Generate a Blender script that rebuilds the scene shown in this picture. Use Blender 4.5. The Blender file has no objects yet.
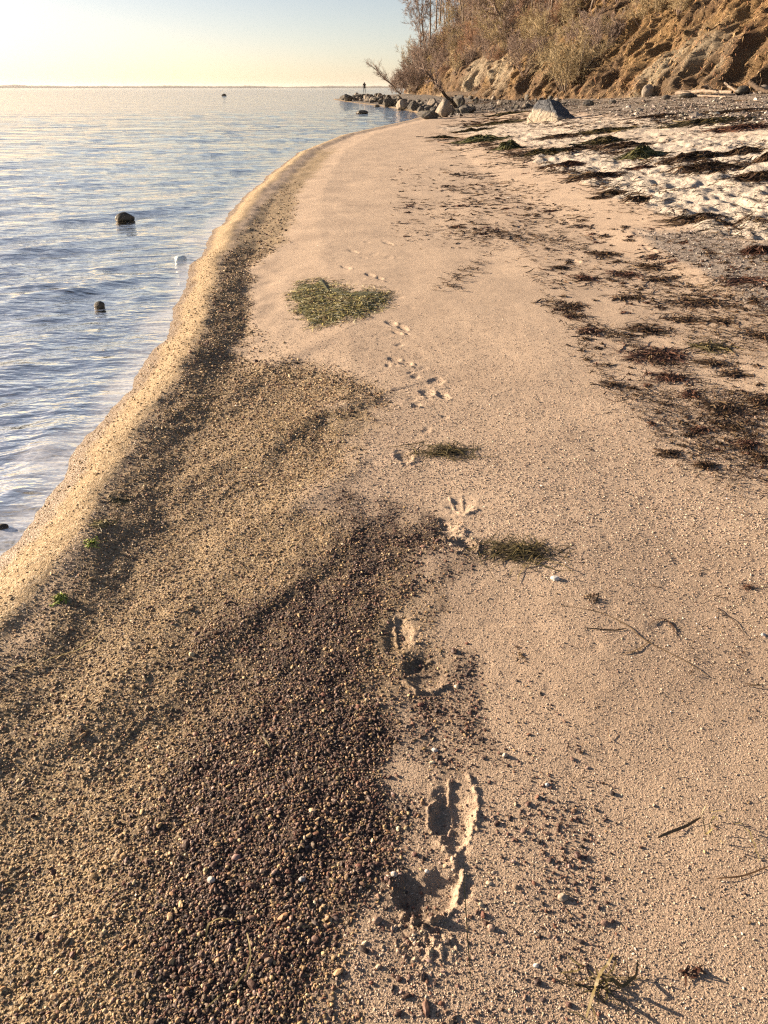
import bpy, math, random
import numpy as np

SEED = 11
rng = np.random.default_rng(SEED)
R = math.radians
scene = bpy.context.scene
COL = scene.collection

# ------------------------------------------------------------------ camera numbers
H = 1.55
PITCH = R(29.81)
FPX = 740.0
WL = -0.10                      # water level
cP, sP = math.cos(PITCH), math.sin(PITCH)
SUN_AZ, SUN_EL = R(-68), R(13.5)   # azimuth from +Y, negative = towards -X
SUNV = np.array([math.sin(SUN_AZ) * math.cos(SUN_EL), math.cos(SUN_AZ) * math.cos(SUN_EL), math.sin(SUN_EL)])


def ray(px, py):
    u = (px - 384) / FPX
    v = (512 - py) / FPX
    return np.array([u, cP + v * sP, -sP + v * cP])


def on_plane(px, py, z=0.0):
    d = ray(px, py)
    t = (z - H) / d[2]
    return d[0] * t, d[1] * t


def on_depth(px, py, Y):
    d = ray(px, py)
    t = Y / d[1]
    return np.array([d[0] * t, Y, H + d[2] * t])


# ------------------------------------------------------------------ noise
def _hash(ix, iy, seed):
    h = (ix.astype(np.int64) * 374761393 + iy.astype(np.int64) * 668265263 + seed * 974711) & 0xFFFFFFFF
    h = ((h ^ (h >> 13)) * 1274126177) & 0xFFFFFFFF
    return (h ^ (h >> 16)) & 0xFFFFFFFF


_GA = np.array([(math.cos(a), math.sin(a)) for a in np.linspace(0, 2 * math.pi, 33)[:-1]])


def noise(x, y, seed=0):
    x = np.asarray(x, float); y = np.asarray(y, float)
    fx = np.floor(x); fy = np.floor(y)
    ix = fx.astype(np.int64); iy = fy.astype(np.int64)
    tx = x - fx; ty = y - fy
    sx = tx * tx * tx * (tx * (tx * 6 - 15) + 10)
    sy = ty * ty * ty * (ty * (ty * 6 - 15) + 10)
    def g(a, b):
        k = _hash(ix + a, iy + b, seed) & 31
        return _GA[k, 0] * (tx - a) + _GA[k, 1] * (ty - b)
    a = g(0, 0); b = g(1, 0); c = g(0, 1); d = g(1, 1)
    return ((a + sx * (b - a)) * (1 - sy) + (c + sx * (d - c)) * sy) * 1.5


def fbm(x, y, seed=0, octv=3, gain=0.5):
    s = 0; a = 1.0; f = 1.0
    for i in range(octv):
        s = s + a * noise(x * f, y * f, seed + i * 17)
        a *= gain; f *= 2.03
    return s


def smooth(a, b, x):
    t = np.clip((x - a) / (b - a), 0, 1)
    return t * t * (3 - 2 * t)


# ------------------------------------------------------------------ shoreline
_sp = [(0, 560), (60, 475), (100, 432), (145, 372), (178, 305), (190, 268), (215, 230), (250, 190), (300, 152), (340, 136), (408, 121)]
_sx = [-1.70, -1.62, -1.58]; _sy = [-30.0, 0.0, 1.5]
for p in _sp:
    a, b = on_plane(p[0], p[1], WL)
    _sx.append(a); _sy.append(b)
_sx += [2.6, 2.2, -0.5, -5.0, -9.0, -4.0, 30.0, 200.0, 900.0]
_sy += [56.0, 70.0, 90.0, 115.0, 145.0, 165.0, 230.0, 600.0, 2500.0]
_yy = np.concatenate([np.linspace(-30, 60, 1801), np.linspace(60.5, 2500, 4880)])
_xx = np.interp(_yy, _sy, _sx)
_k = np.hanning(31); _k /= _k.sum()
_xs = np.convolve(np.pad(_xx, 15, mode='edge'), _k, mode='valid')


def shore_x(y):
    return np.interp(y, _yy, _xs)


def inland(x, y):
    return x - shore_x(y) + 0.05 * noise(y * 0.9, x * 0.0 + 3.3, 5) + 0.03 * noise(y * 2.6, x * 0 + 1.3, 6) + .012 * noise(y * 9, x * 2, 9)


_prof_s = [-400, -60, -15, -3, -1.0, -0.3, 0.0, 0.14, 0.22, 0.29, 0.42, 0.60, 0.95, 1.4, 3.0, 4.6, 6.5, 9.0, 13.0, 17.0, 24.0, 400.0]
_prof_z = [-9.0, -5, -1.8, -0.75, -0.36, -0.175, -0.10, -0.055, -0.030, -0.020, -0.036, -0.062, -0.042, -0.010, 0.0, 0.02, 0.22, 0.50, 0.86, 1.18, 1.6, 3.0]
_ps = np.concatenate([np.linspace(-400, -4, 1200), np.linspace(-3.95, 26, 3000), np.linspace(27, 400, 800)])
_pz = np.interp(_ps, _prof_s, _prof_z)
# rounded only where the profile is finely sampled
_pz2 = np.convolve(np.pad(_pz, 5, mode='edge'), np.hanning(13)[1:-1] / np.hanning(13)[1:-1].sum(), mode='valid')
_pz = np.where((_ps > -3.5) & (_ps < 25), _pz2, _pz)


# ------------------------------------------------------------------ masks traced on the beach
def chart(x, y):
    """Photo position of a spot on the level beach: only used to look masks up when the ground is built."""
    dz = base_height(x, y) - H
    den = y * cP - dz * sP
    den = np.where(den < 0.05, 0.05, den)
    u = x / den
    v = (y * sP + dz * cP) / den
    return 384 + FPX * u, 512 - FPX * v


def project(x, y, z):
    d = y * cP - (z - H) * sP
    return 384 + FPX * x / d, 512 - FPX * (y * sP + (z - H) * cP) / d


def poly_sdf(px, py, poly):
    """positive inside"""
    n = len(poly)
    d = np.full(px.shape, 1e18)
    s = np.zeros(px.shape, bool)
    for i in range(n):
        ax, ay = poly[i]; bx, by = poly[(i + 1) % n]
        ex, ey = bx - ax, by - ay
        wx, wy = px - ax, py - ay
        t = np.clip((wx * ex + wy * ey) / (ex * ex + ey * ey + 1e-9), 0, 1)
        d = np.minimum(d, (wx - ex * t) ** 2 + (wy - ey * t) ** 2)
        c = ((ay <= py) & (by > py)) | ((by <= py) & (ay > py))
        with np.errstate(divide='ignore', invalid='ignore'):
            xi = ax + (py - ay) * ex / (ey if ey != 0 else 1e-9)
        s ^= c & (px < xi)
    d = np.sqrt(d)
    return np.where(s, d, -d)


POLY = {
    'coarse': [(432, 528), (350, 522), (310, 555), (255, 610), (205, 660), (165, 760), (140, 880), (110, 1060), (290, 1060), (325, 925), (372, 872), (392, 862), (402, 800), (445, 735), (440, 705), (385, 690), (372, 640), (395, 605), (425, 575), (455, 552)],
    'fine': [(-400, 1200), (-300, 760), (0, 640), (60, 565), (110, 480), (150, 400), (185, 330), (215, 270), (262, 205), (318, 150), (335, 150), (300, 190), (285, 240), (250, 270), (250, 330), (300, 360), (372, 385), (385, 405), (330, 420), (350, 470), (352, 522), (430, 530), (400, 700), (330, 930), (280, 1200)],
    'patch': [(268, 420), (300, 398), (380, 392), (386, 402), (362, 430), (330, 452), (285, 462), (268, 445)],
    'strip': [(640, 232), (700, 228), (768, 248), (900, 262), (900, 330), (768, 312), (716, 278), (670, 258)],
    'dry': [(520, 152), (600, 150), (700, 138), (1000, 130), (1000, 252), (768, 244), (700, 236), (668, 214), (620, 198), (585, 182), (545, 168)],
    'dry2': [(440, 128), (560, 118), (1000, 108), (1000, 150), (600, 152), (540, 148)],
    'shingle': [(470, 96), (600, 92), (768, 88), (1100, 88), (1100, 126), (700, 122), (580, 113), (480, 108)],
    'tongue': [(215, 352), (260, 332), (330, 338), (410, 340), (410, 395), (375, 380), (310, 362), (250, 362)],
    'tongue2': [(300, 505), (345, 478), (420, 470), (430, 520), (352, 520)],
    'sparse': [(455, 690), (545, 690), (600, 760), (620, 880), (600, 1060), (300, 1060), (345, 930), (400, 880), (440, 740)],
    'litter': [(548, 262), (600, 240), (700, 232), (1250, 250), (1400, 540), (800, 490), (700, 470), (640, 400), (575, 345), (545, 300)],
    'grit_shade': [(420, 600), (560, 560), (1100, 520), (1100, 1300), (250, 1300), (340, 900)],
    'point': [(330, 102), (345, 93), (400, 91), (470, 96), (580, 98), (580, 106), (470, 114), (430, 118), (385, 109)],
    'midlitter': [(400, 170), (520, 180), (600, 215), (690, 245), (560, 262), (480, 240), (380, 230)],
}


def masks(x, y):
    px, py = chart(x, y)
    r = np.hypot(x, y)
    wob = 0.55 * fbm(x * 2.2, y * 1.6, 31, 3) + 0.35 * noise(x * 9, y * 7, 33)
    soft = np.clip(90.0 / np.maximum(r, .6), 6, 60)
    def m(k, f=1.0):
        return np.clip(0.5 + poly_sdf(px, py, POLY[k]) / (soft * f) + wob, 0, 1)
    ahead = y > 0.2
    coarse = m('coarse', 1.5)
    fine = np.maximum(m('fine', 1.1), 0)
    tong = np.maximum(m('tongue', .7), m('tongue2', .7))
    fine = fine * (1 - 0.9 * tong)
    patch = m('patch', 1.0)
    strip = m('strip', .8)
    dry = np.maximum(m('dry', .8), 0.75 * m('dry2', .8))
    shing = m('shingle', .5)
    sparse = m('sparse', 1.2)
    grit_shade = m('grit_shade', 2.5)
    point = m('point', .3)
    behind = y <= 0.2
    out = {}
    s = inland(x, y)
    leftish = smooth(1.9, 1.2, s)
    for k, a, b in (('coarse', coarse, 0.2 * leftish), ('fine', fine, leftish), ('patch', patch, 0), ('strip', strip, 0),
                    ('dry', dry, 0), ('shingle', shing, 0), ('sparse', sparse, 0.3), ('grit_shade', grit_shade, .8), ('point', point, 0)):
        out[k] = np.where(behind, b, a)
    far = smooth(60, 45, y)
    for k in ('coarse', 'fine', 'patch'):
        out[k] = out[k] * far
    swash = smooth(0.40, 0.27, s) * smooth(-0.3, -0.05, s)
    out['fine'] = np.maximum(out['fine'] * (1 - swash), 0)
    out['coarse'] = out['coarse'] * (1 - swash)
    out['swash'] = swash
    out['s'] = s
    return out


# ------------------------------------------------------------------ relief of the beach
def seg_signed(x, y, pts):
    """distance to a polyline and the side (+ = right of its direction)"""
    best = np.full(np.shape(x), 1e9); side = np.zeros(np.shape(x)); tt = np.zeros(np.shape(x))
    n = len(pts) - 1
    for i in range(n):
        ax, ay = pts[i]; bx, by = pts[i + 1]
        ex, ey = bx - ax, by - ay
        L2 = ex * ex + ey * ey
        t = np.clip(((x - ax) * ex + (y - ay) * ey) / L2, 0, 1)
        dx = x - ax - ex * t; dy = y - ay - ey * t
        d = np.hypot(dx, dy)
        sd = np.sign(ex * (y - ay) - ey * (x - ax))
        u = d < best
        best = np.where(u, d, best); side = np.where(u, -sd, side); tt = np.where(u, (i + t) / n, tt)
    return best, side, tt


# ridge: pixel polyline, height, sunward width, lee width   (drawn from bottom to top: right side is the lee)
RIDGES = [
    ([(150, 700), (188, 662), (240, 615), (290, 580), (345, 540)], 0.017, 0.17, 0.06),
    ([(0, 790), (60, 730), (120, 670), (175, 600), (230, 540)], 0.014, 0.20, 0.10),
    ([(240, 470), (275, 440), (320, 412), (385, 392)], 0.017, 0.22, 0.08),
    ([(215, 395), (270, 360), (340, 330)], 0.014, 0.20, 0.09),
    ([(120, 980), (190, 900), (260, 830), (330, 770)], 0.012, 0.20, 0.10),
    ([(20, 960), (90, 900), (140, 840)], 0.008, 0.12, 0.07),
    ([(255, 520), (300, 500), (352, 470)], 0.012, 0.16, 0.07),
]
RIDGES = [([on_plane(*p) for p in q], h, a, b) for q, h, a, b in RIDGES]

# hollows: photo position of the middle, of the tip of the long half axis, and of the short half axis, depth, rim, tread
PRINTS = [
    # near boot print: outer oval, the small ring inside it, then the deep toe
    ((454, 814), (451, 776), (477, 816), .013, .0, 0),
    ((439, 816), (441, 800), (449, 816), .006, .0, 0),
    ((433, 895), (462, 872), (406, 880), .015, .0, 0),
    ((411, 886), (420, 868), (397, 880), .007, .002, 0),
    ((397, 633), (399, 612), (414, 633), .009, .003, 0),
    ((426, 669), (418, 652), (446, 664), .009, .0, 0),
    ((414, 664), (420, 655), (424, 666), .005, .002, 0),
    ((459, 505), (468, 495), (474, 508), .008, .006, 2),
    ((445, 531), (440, 521), (462, 532), .010, .006, 2),
    ((466, 544), (462, 536), (478, 546), .012, .008, 0),
    ((449, 522), (452, 515), (462, 524), .007, .004, 0),
    ((436, 379), (439, 375), (445, 380), .008, .006, 0),
    ((427, 391), (425, 387), (436, 391), .010, .006, 0),
    ((443, 394), (442, 390), (451, 396), .010, .006, 0),
    ((403, 455), (400, 449), (413, 455), .010, .006, 0),
    ((394, 357), (393, 354), (402, 358), .009, .006, 0),
    ((406, 361), (405, 358), (414, 362), .008, .006, 0),
    ((391, 322), (389, 319), (398, 323), .010, .007, 0),
    ((402, 326), (401, 323), (409, 328), .010, .006, 0),
    ((397, 331), (395, 329), (403, 332), .007, .004, 0),
    ((370, 275), (369, 273), (376, 276), .010, .007, 0),
    ((379, 278), (378, 276), (384, 279), .009, .006, 0),
    ((346, 267), (344, 265), (352, 268), .008, .006, 0),
    ((353, 250), (351, 248), (359, 251), .008, .007, 0),
    ((388, 243), (386, 241), (394, 244), .008, .007, 0),
    ((660, 630), (656, 622), (676, 632), .003, .002, 0),
    ((640, 240), (637, 237), (650, 242), .016, .018, 0),
    ((574, 262), (572, 260), (582, 263), .012, .014, 0),
    ((650, 255), (647, 252), (657, 257), .012, .014, 0),
]
RIMS = [
    ([(468, 772), (477, 793), (477, 818), (467, 841), (456, 851)], .009, .006),
    ([(438, 798), (449, 802), (453, 816), (449, 831), (438, 834), (428, 824), (429, 806), (438, 798)], .008, .004),
    ([(449, 801), (450, 778)], .007, .005),
    ([(441, 842), (452, 852), (456, 864)], .013, .012),
    ([(463, 871), (459, 893), (447, 911), (426, 921), (408, 916), (402, 905)], .014, .007),
    ([(452, 905), (438, 917), (421, 922), (405, 914)], .010, .006),
    ([(394, 614), (396, 632), (399, 652)], .007, .004),
    ([(396, 621), (416, 617)], .006, .004), ([(397, 632), (420, 629)], .006, .004), ([(398, 643), (421, 641)], .006, .004),
    ([(404, 680), (416, 689), (432, 690), (448, 683)], .013, .007),
    ([(420, 662), (432, 658)], .006, .005), ([(424, 672), (440, 668)], .006, .005),
    ([(450, 497), (455, 510), (466, 514), (478, 509)], .008, .006), ([(462, 494), (463, 510)], .006, .005),
    ([(434, 536), (446, 541), (456, 533), (466, 531)], .010, .007), ([(442, 550), (456, 553), (464, 549)], .008, .006), ([(447, 521), (462, 527)], .007, .005),
    ([(430, 385), (438, 387), (447, 386)], .009, .008), ([(422, 396), (433, 398), (445, 401)], .010, .009), ([(396, 462), (408, 463), (418, 460)], .009, .008),
    ([(388, 327), (396, 329), (406, 333)], .010, .010), ([(390, 361), (400, 364), (412, 365)], .009, .009), ([(366, 279), (376, 281), (385, 282)], .011, .012),
]
_rims = [([on_plane(*p) for p in q], h, w) for q, h, w in RIMS]
_dg = np.random.default_rng(17)
for _i in range(26):
    _t = _dg.random(); _a = 372 + 62 * _t + _dg.normal(0, 9); _b = 240 + 225 * _t + _dg.normal(0, 5)
    _w = _dg.uniform(3, 6) * (_b / 300) ** .35; _h = _w * _dg.uniform(.25, .45) * (.5 + _b / 500)
    _d = _dg.uniform(.002, .006)
    PRINTS.append(((_a, _b), (_a + _dg.uniform(-.4, .4) * _w, _b - _h), (_a + _w, _b + _dg.uniform(-.3, .3) * _h), _d, _d * .8, 0))
_pr = []
for c, a, b, dep, rim, tr in PRINTS:
    c0 = np.array(on_plane(*c)); a0 = np.array(on_plane(*a)) - c0; b0 = np.array(on_plane(*b)) - c0
    _pr.append((c0, a0, b0, dep, rim, tr))


def base_height(x, y):
    x = np.asarray(x, float); y = np.asarray(y, float)
    s = inland(x, y)
    z = np.interp(s, _ps, _pz)
    wet = smooth(0.2, 0.9, s)
    z = z + wet * smooth(60, 30, y) * (0.012 * noise(x * .7, y * .5, 3) + 0.006 * noise(x * 2.3, y * 1.7, 4))
    z = z + 0.10 * noise(x * .12, y * .09, 8) * smooth(4.5, 9, s)
    # the crest line wanders and is broken
    z = z + (0.012 * noise(x * 2.0, y * 1.6, 12) + .007 * noise(x * 6.0, y * 4.5, 13)) * smooth(.15, .35, s) * smooth(1.1, .7, s)
    for pts, h, wa, wb in RIDGES:
        d, sd, t = seg_signed(x, y, pts)
        w = np.where(sd > 0, wb, wa)
        z = z + h * np.exp(-(d / w) ** 2) * (0.35 + 0.65 * np.sin(np.clip(t, 0.03, .97) * math.pi))
    return z


def full_height(x, y, fine=True):
    x = np.asarray(x, float); y = np.asarray(y, float)
    z = base_height(x, y)
    r = np.hypot(x, y)
    m = masks(x, y)
    s = m['s']
    # trampled dry sand
    tr = np.clip(m['dry'], 0, 1)
    tramp = 0.055 * np.abs(noise(x * 2.2, y * 1.5, 41)) + 0.035 * noise(x * 4.4, y * 3.1, 42) + 0.018 * noise(x * 9, y * 7, 43)
    z = z + tr * tramp * smooth(80, 25, r)
    z = z + 0.03 * noise(x * 1.3, y * .8, 45) * smooth(5, 8, s) * smooth(120, 40, r)
    grav = np.clip(np.maximum.reduce([m['coarse'], 0.6 * m['fine'], .8 * m['patch'], .6 * m['strip'], .8 * m['shingle'], .55 * m['swash']]), 0, 1)
    if fine:
        near = smooth(9, 4, r)
        land = smooth(-.1, .08, s)
        # sand grain and small pits, coarser in the gravel
        g1 = noise(x * 210, y * 210, 51) * smooth(3.4, 2.2, r)
        g2 = noise(x * 100, y * 100, 52)
        g3 = noise(x * 26, y * 24, 53)
        z = z + near * land * ((0.0006 + .0004 * grav) * g1 + (0.0002 + .0014 * grav) * g2 + (0.0001 + .0022 * grav) * g3)
        z = z + land * smooth(22, 8, r) * (0.0012 + .0045 * grav) * noise(x * 11, y * 9, 54)
        pit = smooth(.35, .75, noise(x * 14, y * 13, 55))
        z = z - near * land * 0.0018 * pit * (1 - grav) * smooth(.1, .5, noise(x * 1.1, y * 1.1, 56) + .2)
    lump = noise(x * 45, y * 45, 61)
    lump2 = noise(x * 90, y * 90, 62)
    for c0, a0, b0, dep, rim, tr_ in _pr:
        R0 = max(np.hypot(*a0), np.hypot(*b0)) * 2.2
        k = np.hypot(x - c0[0], y - c0[1]) < R0
        if not k.any():
            continue
        dx = x[k] - c0[0]; dy = y[k] - c0[1]
        det = a0[0] * b0[1] - a0[1] * b0[0]
        p = (dx * b0[1] - dy * b0[0]) / det
        q = (a0[0] * dy - a0[1] * dx) / det
        e = np.sqrt(p * p + q * q) + 0.09 * lump[k] + .16 * noise(x[k] * 20, y[k] * 20, 63)
        dl = np.hypot(dx, dy) + 1e-6
        away = np.clip((dx * .75 - dy * .66) / dl, 0, 1)
        rimf = rim * (.12 + .88 * away) * np.clip(.55 + 1.1 * noise(x[k] * 24, y[k] * 24, 64), 0, 1.3)
        h = -dep * smooth(1.05, 0.42, e) + rimf * np.exp(-((e - 1.06) / .13) ** 2) * (0.8 + .5 * lump[k] + .35 * lump2[k])
        if tr_:
            h = h + dep * .55 * smooth(.95, .6, e) * np.cos(p * math.pi * tr_) ** 2
        z[k] = z[k] + h
    for pts, h, w in _rims:
        q = np.array(pts); c = q.mean(0); R0 = np.abs(q - c).max() + .08
        k = (np.abs(x - c[0]) < R0) & (np.abs(y - c[1]) < R0)
        if not k.any():
            continue
        xx = x[k] + .004 * lump[k]; yy = y[k] + .004 * lump2[k]
        d, sd, t = seg_signed(xx, yy, pts)
        z[k] = z[k] + .78 * h * np.exp(-(d / w) ** 2) * np.clip(.75 + .7 * lump[k] + .5 * lump2[k], .1, 1.5)
    # sand pushed out in front of the near boot print
    cx, cy = on_plane(428, 942)
    e = np.hypot((x - cx) / .085, (y - cy) / .055)
    z = z + smooth(1.0, .3, e) * (0.003 + .008 * lump + .004 * lump2)
    return z


def on_ground(px, py):
    z = 0.0
    for i in range(16):
        x, y = on_plane(px, py, z)
        if y > 260 or y < 0:
            y = 260
        zn = float(base_height(np.array([x]), np.array([y]))[0])
        if abs(zn - z) < 5e-4:
            z = zn
            break
        z = (.35 * z + .65 * zn) if py > 150 else (.6 * z + .4 * zn)
    return x, y, z


def on_ground_many(px, py):
    px = np.asarray(px, float); py = np.asarray(py, float)
    u = (px - 384) / FPX; v = (512 - py) / FPX
    dy = cP + v * sP; dzz = -sP + v * cP
    z = np.zeros(len(px))
    for i in range(14):
        t = (z - H) / np.minimum(dzz, -1e-4)
        x = u * t; y = np.clip(dy * t, 0, 260)
        z = .5 * z + .5 * base_height(x, y)
    return x, y


def px_size(x, y):
    """metres across one photo pixel at a spot on the ground"""
    return (y * cP + H * sP) / FPX


# ------------------------------------------------------------------ object helpers
def mesh_obj(name, verts, faces, mat, parent=None, smooth_sh=True, attrs=None):
    """faces: array (n,3) or (n,4), or list of such arrays"""
    me = bpy.data.meshes.new(name)
    verts = np.asarray(verts, dtype=np.float32).reshape(-1, 3)
    fl = faces if isinstance(faces, list) else [faces]
    fl = [np.asarray(f, dtype=np.int32) for f in fl if len(f)]
    loops = np.concatenate([f.ravel() for f in fl])
    tot = np.concatenate([np.full(len(f), f.shape[1], np.int32) for f in fl])
    start = np.concatenate([[0], np.cumsum(tot)[:-1]]).astype(np.int32)
    me.vertices.add(len(verts)); me.vertices.foreach_set('co', verts.ravel())
    me.loops.add(len(loops)); me.loops.foreach_set('vertex_index', loops)
    me.polygons.add(len(tot)); me.polygons.foreach_set('loop_start', start)
    me.polygons.foreach_set('use_smooth', np.full(len(tot), smooth_sh, bool))
    me.update(calc_edges=True)
    for k, v in (attrs or {}).items():
        v = np.asarray(v, np.float32)
        if v.ndim == 1:
            a = me.attributes.new(k, 'FLOAT', 'POINT'); a.data.foreach_set('value', v)
        else:
            a = me.attributes.new(k, 'FLOAT_COLOR', 'POINT')
            a.data.foreach_set('color', np.concatenate([v, np.ones((len(v), 1), np.float32)], 1).ravel())
    me.materials.append(mat)
    o = bpy.data.objects.new(name, me)
    COL.objects.link(o)
    if parent is not None:
        o.parent = parent
    return o


def tag(o, label, cat, group=None):
    o['label'] = label; o['category'] = cat
    if group:
        o['group'] = group
    return o


def empty(name, loc, label, cat, group=None):
    o = bpy.data.objects.new(name, None)
    o.empty_display_size = .1
    COL.objects.link(o)
    o.location = loc
    return tag(o, label, cat, group)


def dup(root, loc, rz, sc, label=None):
    r = root.copy(); COL.objects.link(r)
    r.location = loc; r.rotation_euler = (0, 0, rz); r.scale = (sc, sc, sc) if np.isscalar(sc) else sc
    if label:
        r['label'] = label
    for ch in list(root.children):
        c = ch.copy(); COL.objects.link(c); c.parent = r
    return r


def icosphere(sub):
    t = (1 + 5 ** .5) / 2
    v = np.array([(-1, t, 0), (1, t, 0), (-1, -t, 0), (1, -t, 0), (0, -1, t), (0, 1, t), (0, -1, -t), (0, 1, -t), (t, 0, -1), (t, 0, 1), (-t, 0, -1), (-t, 0, 1)], float)
    v /= np.linalg.norm(v[0])
    f = [(0, 11, 5), (0, 5, 1), (0, 1, 7), (0, 7, 10), (0, 10, 11), (1, 5, 9), (5, 11, 4), (11, 10, 2), (10, 7, 6), (7, 1, 8), (3, 9, 4), (3, 4, 2), (3, 2, 6), (3, 6, 8), (3, 8, 9), (4, 9, 5), (2, 4, 11), (6, 2, 10), (8, 6, 7), (9, 8, 1)]
    for _ in range(sub):
        v = list(map(tuple, v)); cache = {}; nf = []
        def mid(a, b):
            k = (min(a, b), max(a, b))
            if k not in cache:
                m = np.array(v[a]) + np.array(v[b]); m /= np.linalg.norm(m)
                v.append(tuple(m)); cache[k] = len(v) - 1
            return cache[k]
        for a, b, c in f:
            ab, bc, ca = mid(a, b), mid(b, c), mid(c, a)
            nf += [(a, ab, ca), (b, bc, ab), (c, ca, bc), (ab, bc, ca)]
        f = nf; v = np.array(v)
    return np.array(v), np.array(f)


ICO = {k: icosphere(k) for k in range(5)}
ICO[-1] = (np.array([(1, 0, 0), (-1, 0, 0), (0, 1, 0), (0, -1, 0), (0, 0, 1), (0, 0, -1)], float),
           np.array([(0, 2, 4), (2, 1, 4), (1, 3, 4), (3, 0, 4), (2, 0, 5), (1, 2, 5), (3, 1, 5), (0, 3, 5)]))


# ------------------------------------------------------------------ materials
class NT:
    def __init__(self, name):
        self.m = bpy.data.materials.new(name); self.m.use_nodes = True
        self.t = self.m.node_tree; self.t.nodes.clear()
        self.out = self.n('ShaderNodeOutputMaterial')
    def n(self, typ, **kw):
        nd = self.t.nodes.new(typ)
        for k, v in kw.items():
            if k.startswith('_'):
                nd.inputs[k[1:].replace('_', ' ')].default_value = v
            else:
                setattr(nd, k, v)
        return nd
    def l(self, a, b):
        self.t.links.new(a, b)
    def attr(self, name):
        return self.n('ShaderNodeAttribute', attribute_name=name)
    def noise(self, vec, scale, detail=3, rough=.55, dim='3D'):
        nd = self.n('ShaderNodeTexNoise', noise_dimensions=dim)
        nd.inputs['Scale'].default_value = scale; nd.inputs['Detail'].default_value = detail; nd.inputs['Roughness'].default_value = rough
        if vec is not None:
            self.l(vec, nd.inputs['Vector'])
        return nd.outputs['Fac']
    def ramp(self, fac, stops, interp='LINEAR'):
        nd = self.n('ShaderNodeValToRGB'); cr = nd.color_ramp; cr.interpolation = interp
        while len(cr.elements) < len(stops):
            cr.elements.new(.5)
        for e, (p, c) in zip(cr.elements, stops):
            e.position = p; e.color = (*c, 1) if len(c) == 3 else c
        self.l(fac, nd.inputs['Fac'])
        return nd.outputs['Color']
    def mix(self, fac, a, b, blend='MIX'):
        nd = self.n('ShaderNodeMix', data_type='RGBA', blend_type=blend)
        for s, v in ((nd.inputs[0], fac), (nd.inputs[6], a), (nd.inputs[7], b)):
            if hasattr(v, 'is_output'):
                self.l(v, s)
            elif isinstance(v, (int, float)):
                s.default_value = v
            else:
                s.default_value = (*v, 1)
        return nd.outputs[2]
    def math(self, op, a, b=None, c=None):
        nd = self.n('ShaderNodeMath', operation=op)
        for i, v in enumerate((a, b, c)):
            if v is None:
                continue
            if hasattr(v, 'is_output'):
                self.l(v, nd.inputs[i])
            else:
                nd.inputs[i].default_value = v
        return nd.outputs[0]
    def bump(self, h, strength, dist, normal=None):
        nd = self.n('ShaderNodeBump'); nd.inputs['Strength'].default_value = strength; nd.inputs['Distance'].default_value = dist
        self.l(h, nd.inputs['Height'])
        if normal is not None:
            self.l(normal, nd.inputs['Normal'])
        return nd.outputs['Normal']
    def bsdf(self, color, rough=.9, normal=None, spec=.3):
        b = self.n('ShaderNodeBsdfPrincipled')
        if hasattr(color, 'is_output'):
            self.l(color, b.inputs['Base Color'])
        else:
            b.inputs['Base Color'].default_value = (*color, 1)
        if hasattr(rough, 'is_output'):
            self.l(rough, b.inputs['Roughness'])
        else:
            b.inputs['Roughness'].default_value = rough
        b.inputs['Specular IOR Level'].default_value = spec
        if normal is not None:
            self.l(normal, b.inputs['Normal'])
        self.l(b.outputs[0], self.out.inputs['Surface'])
        return b
    def pos(self):
        return self.n('ShaderNodeNewGeometry').outputs['Position']
    def obj(self):
        return self.n('ShaderNodeTexCoord').outputs['Object']


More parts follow.
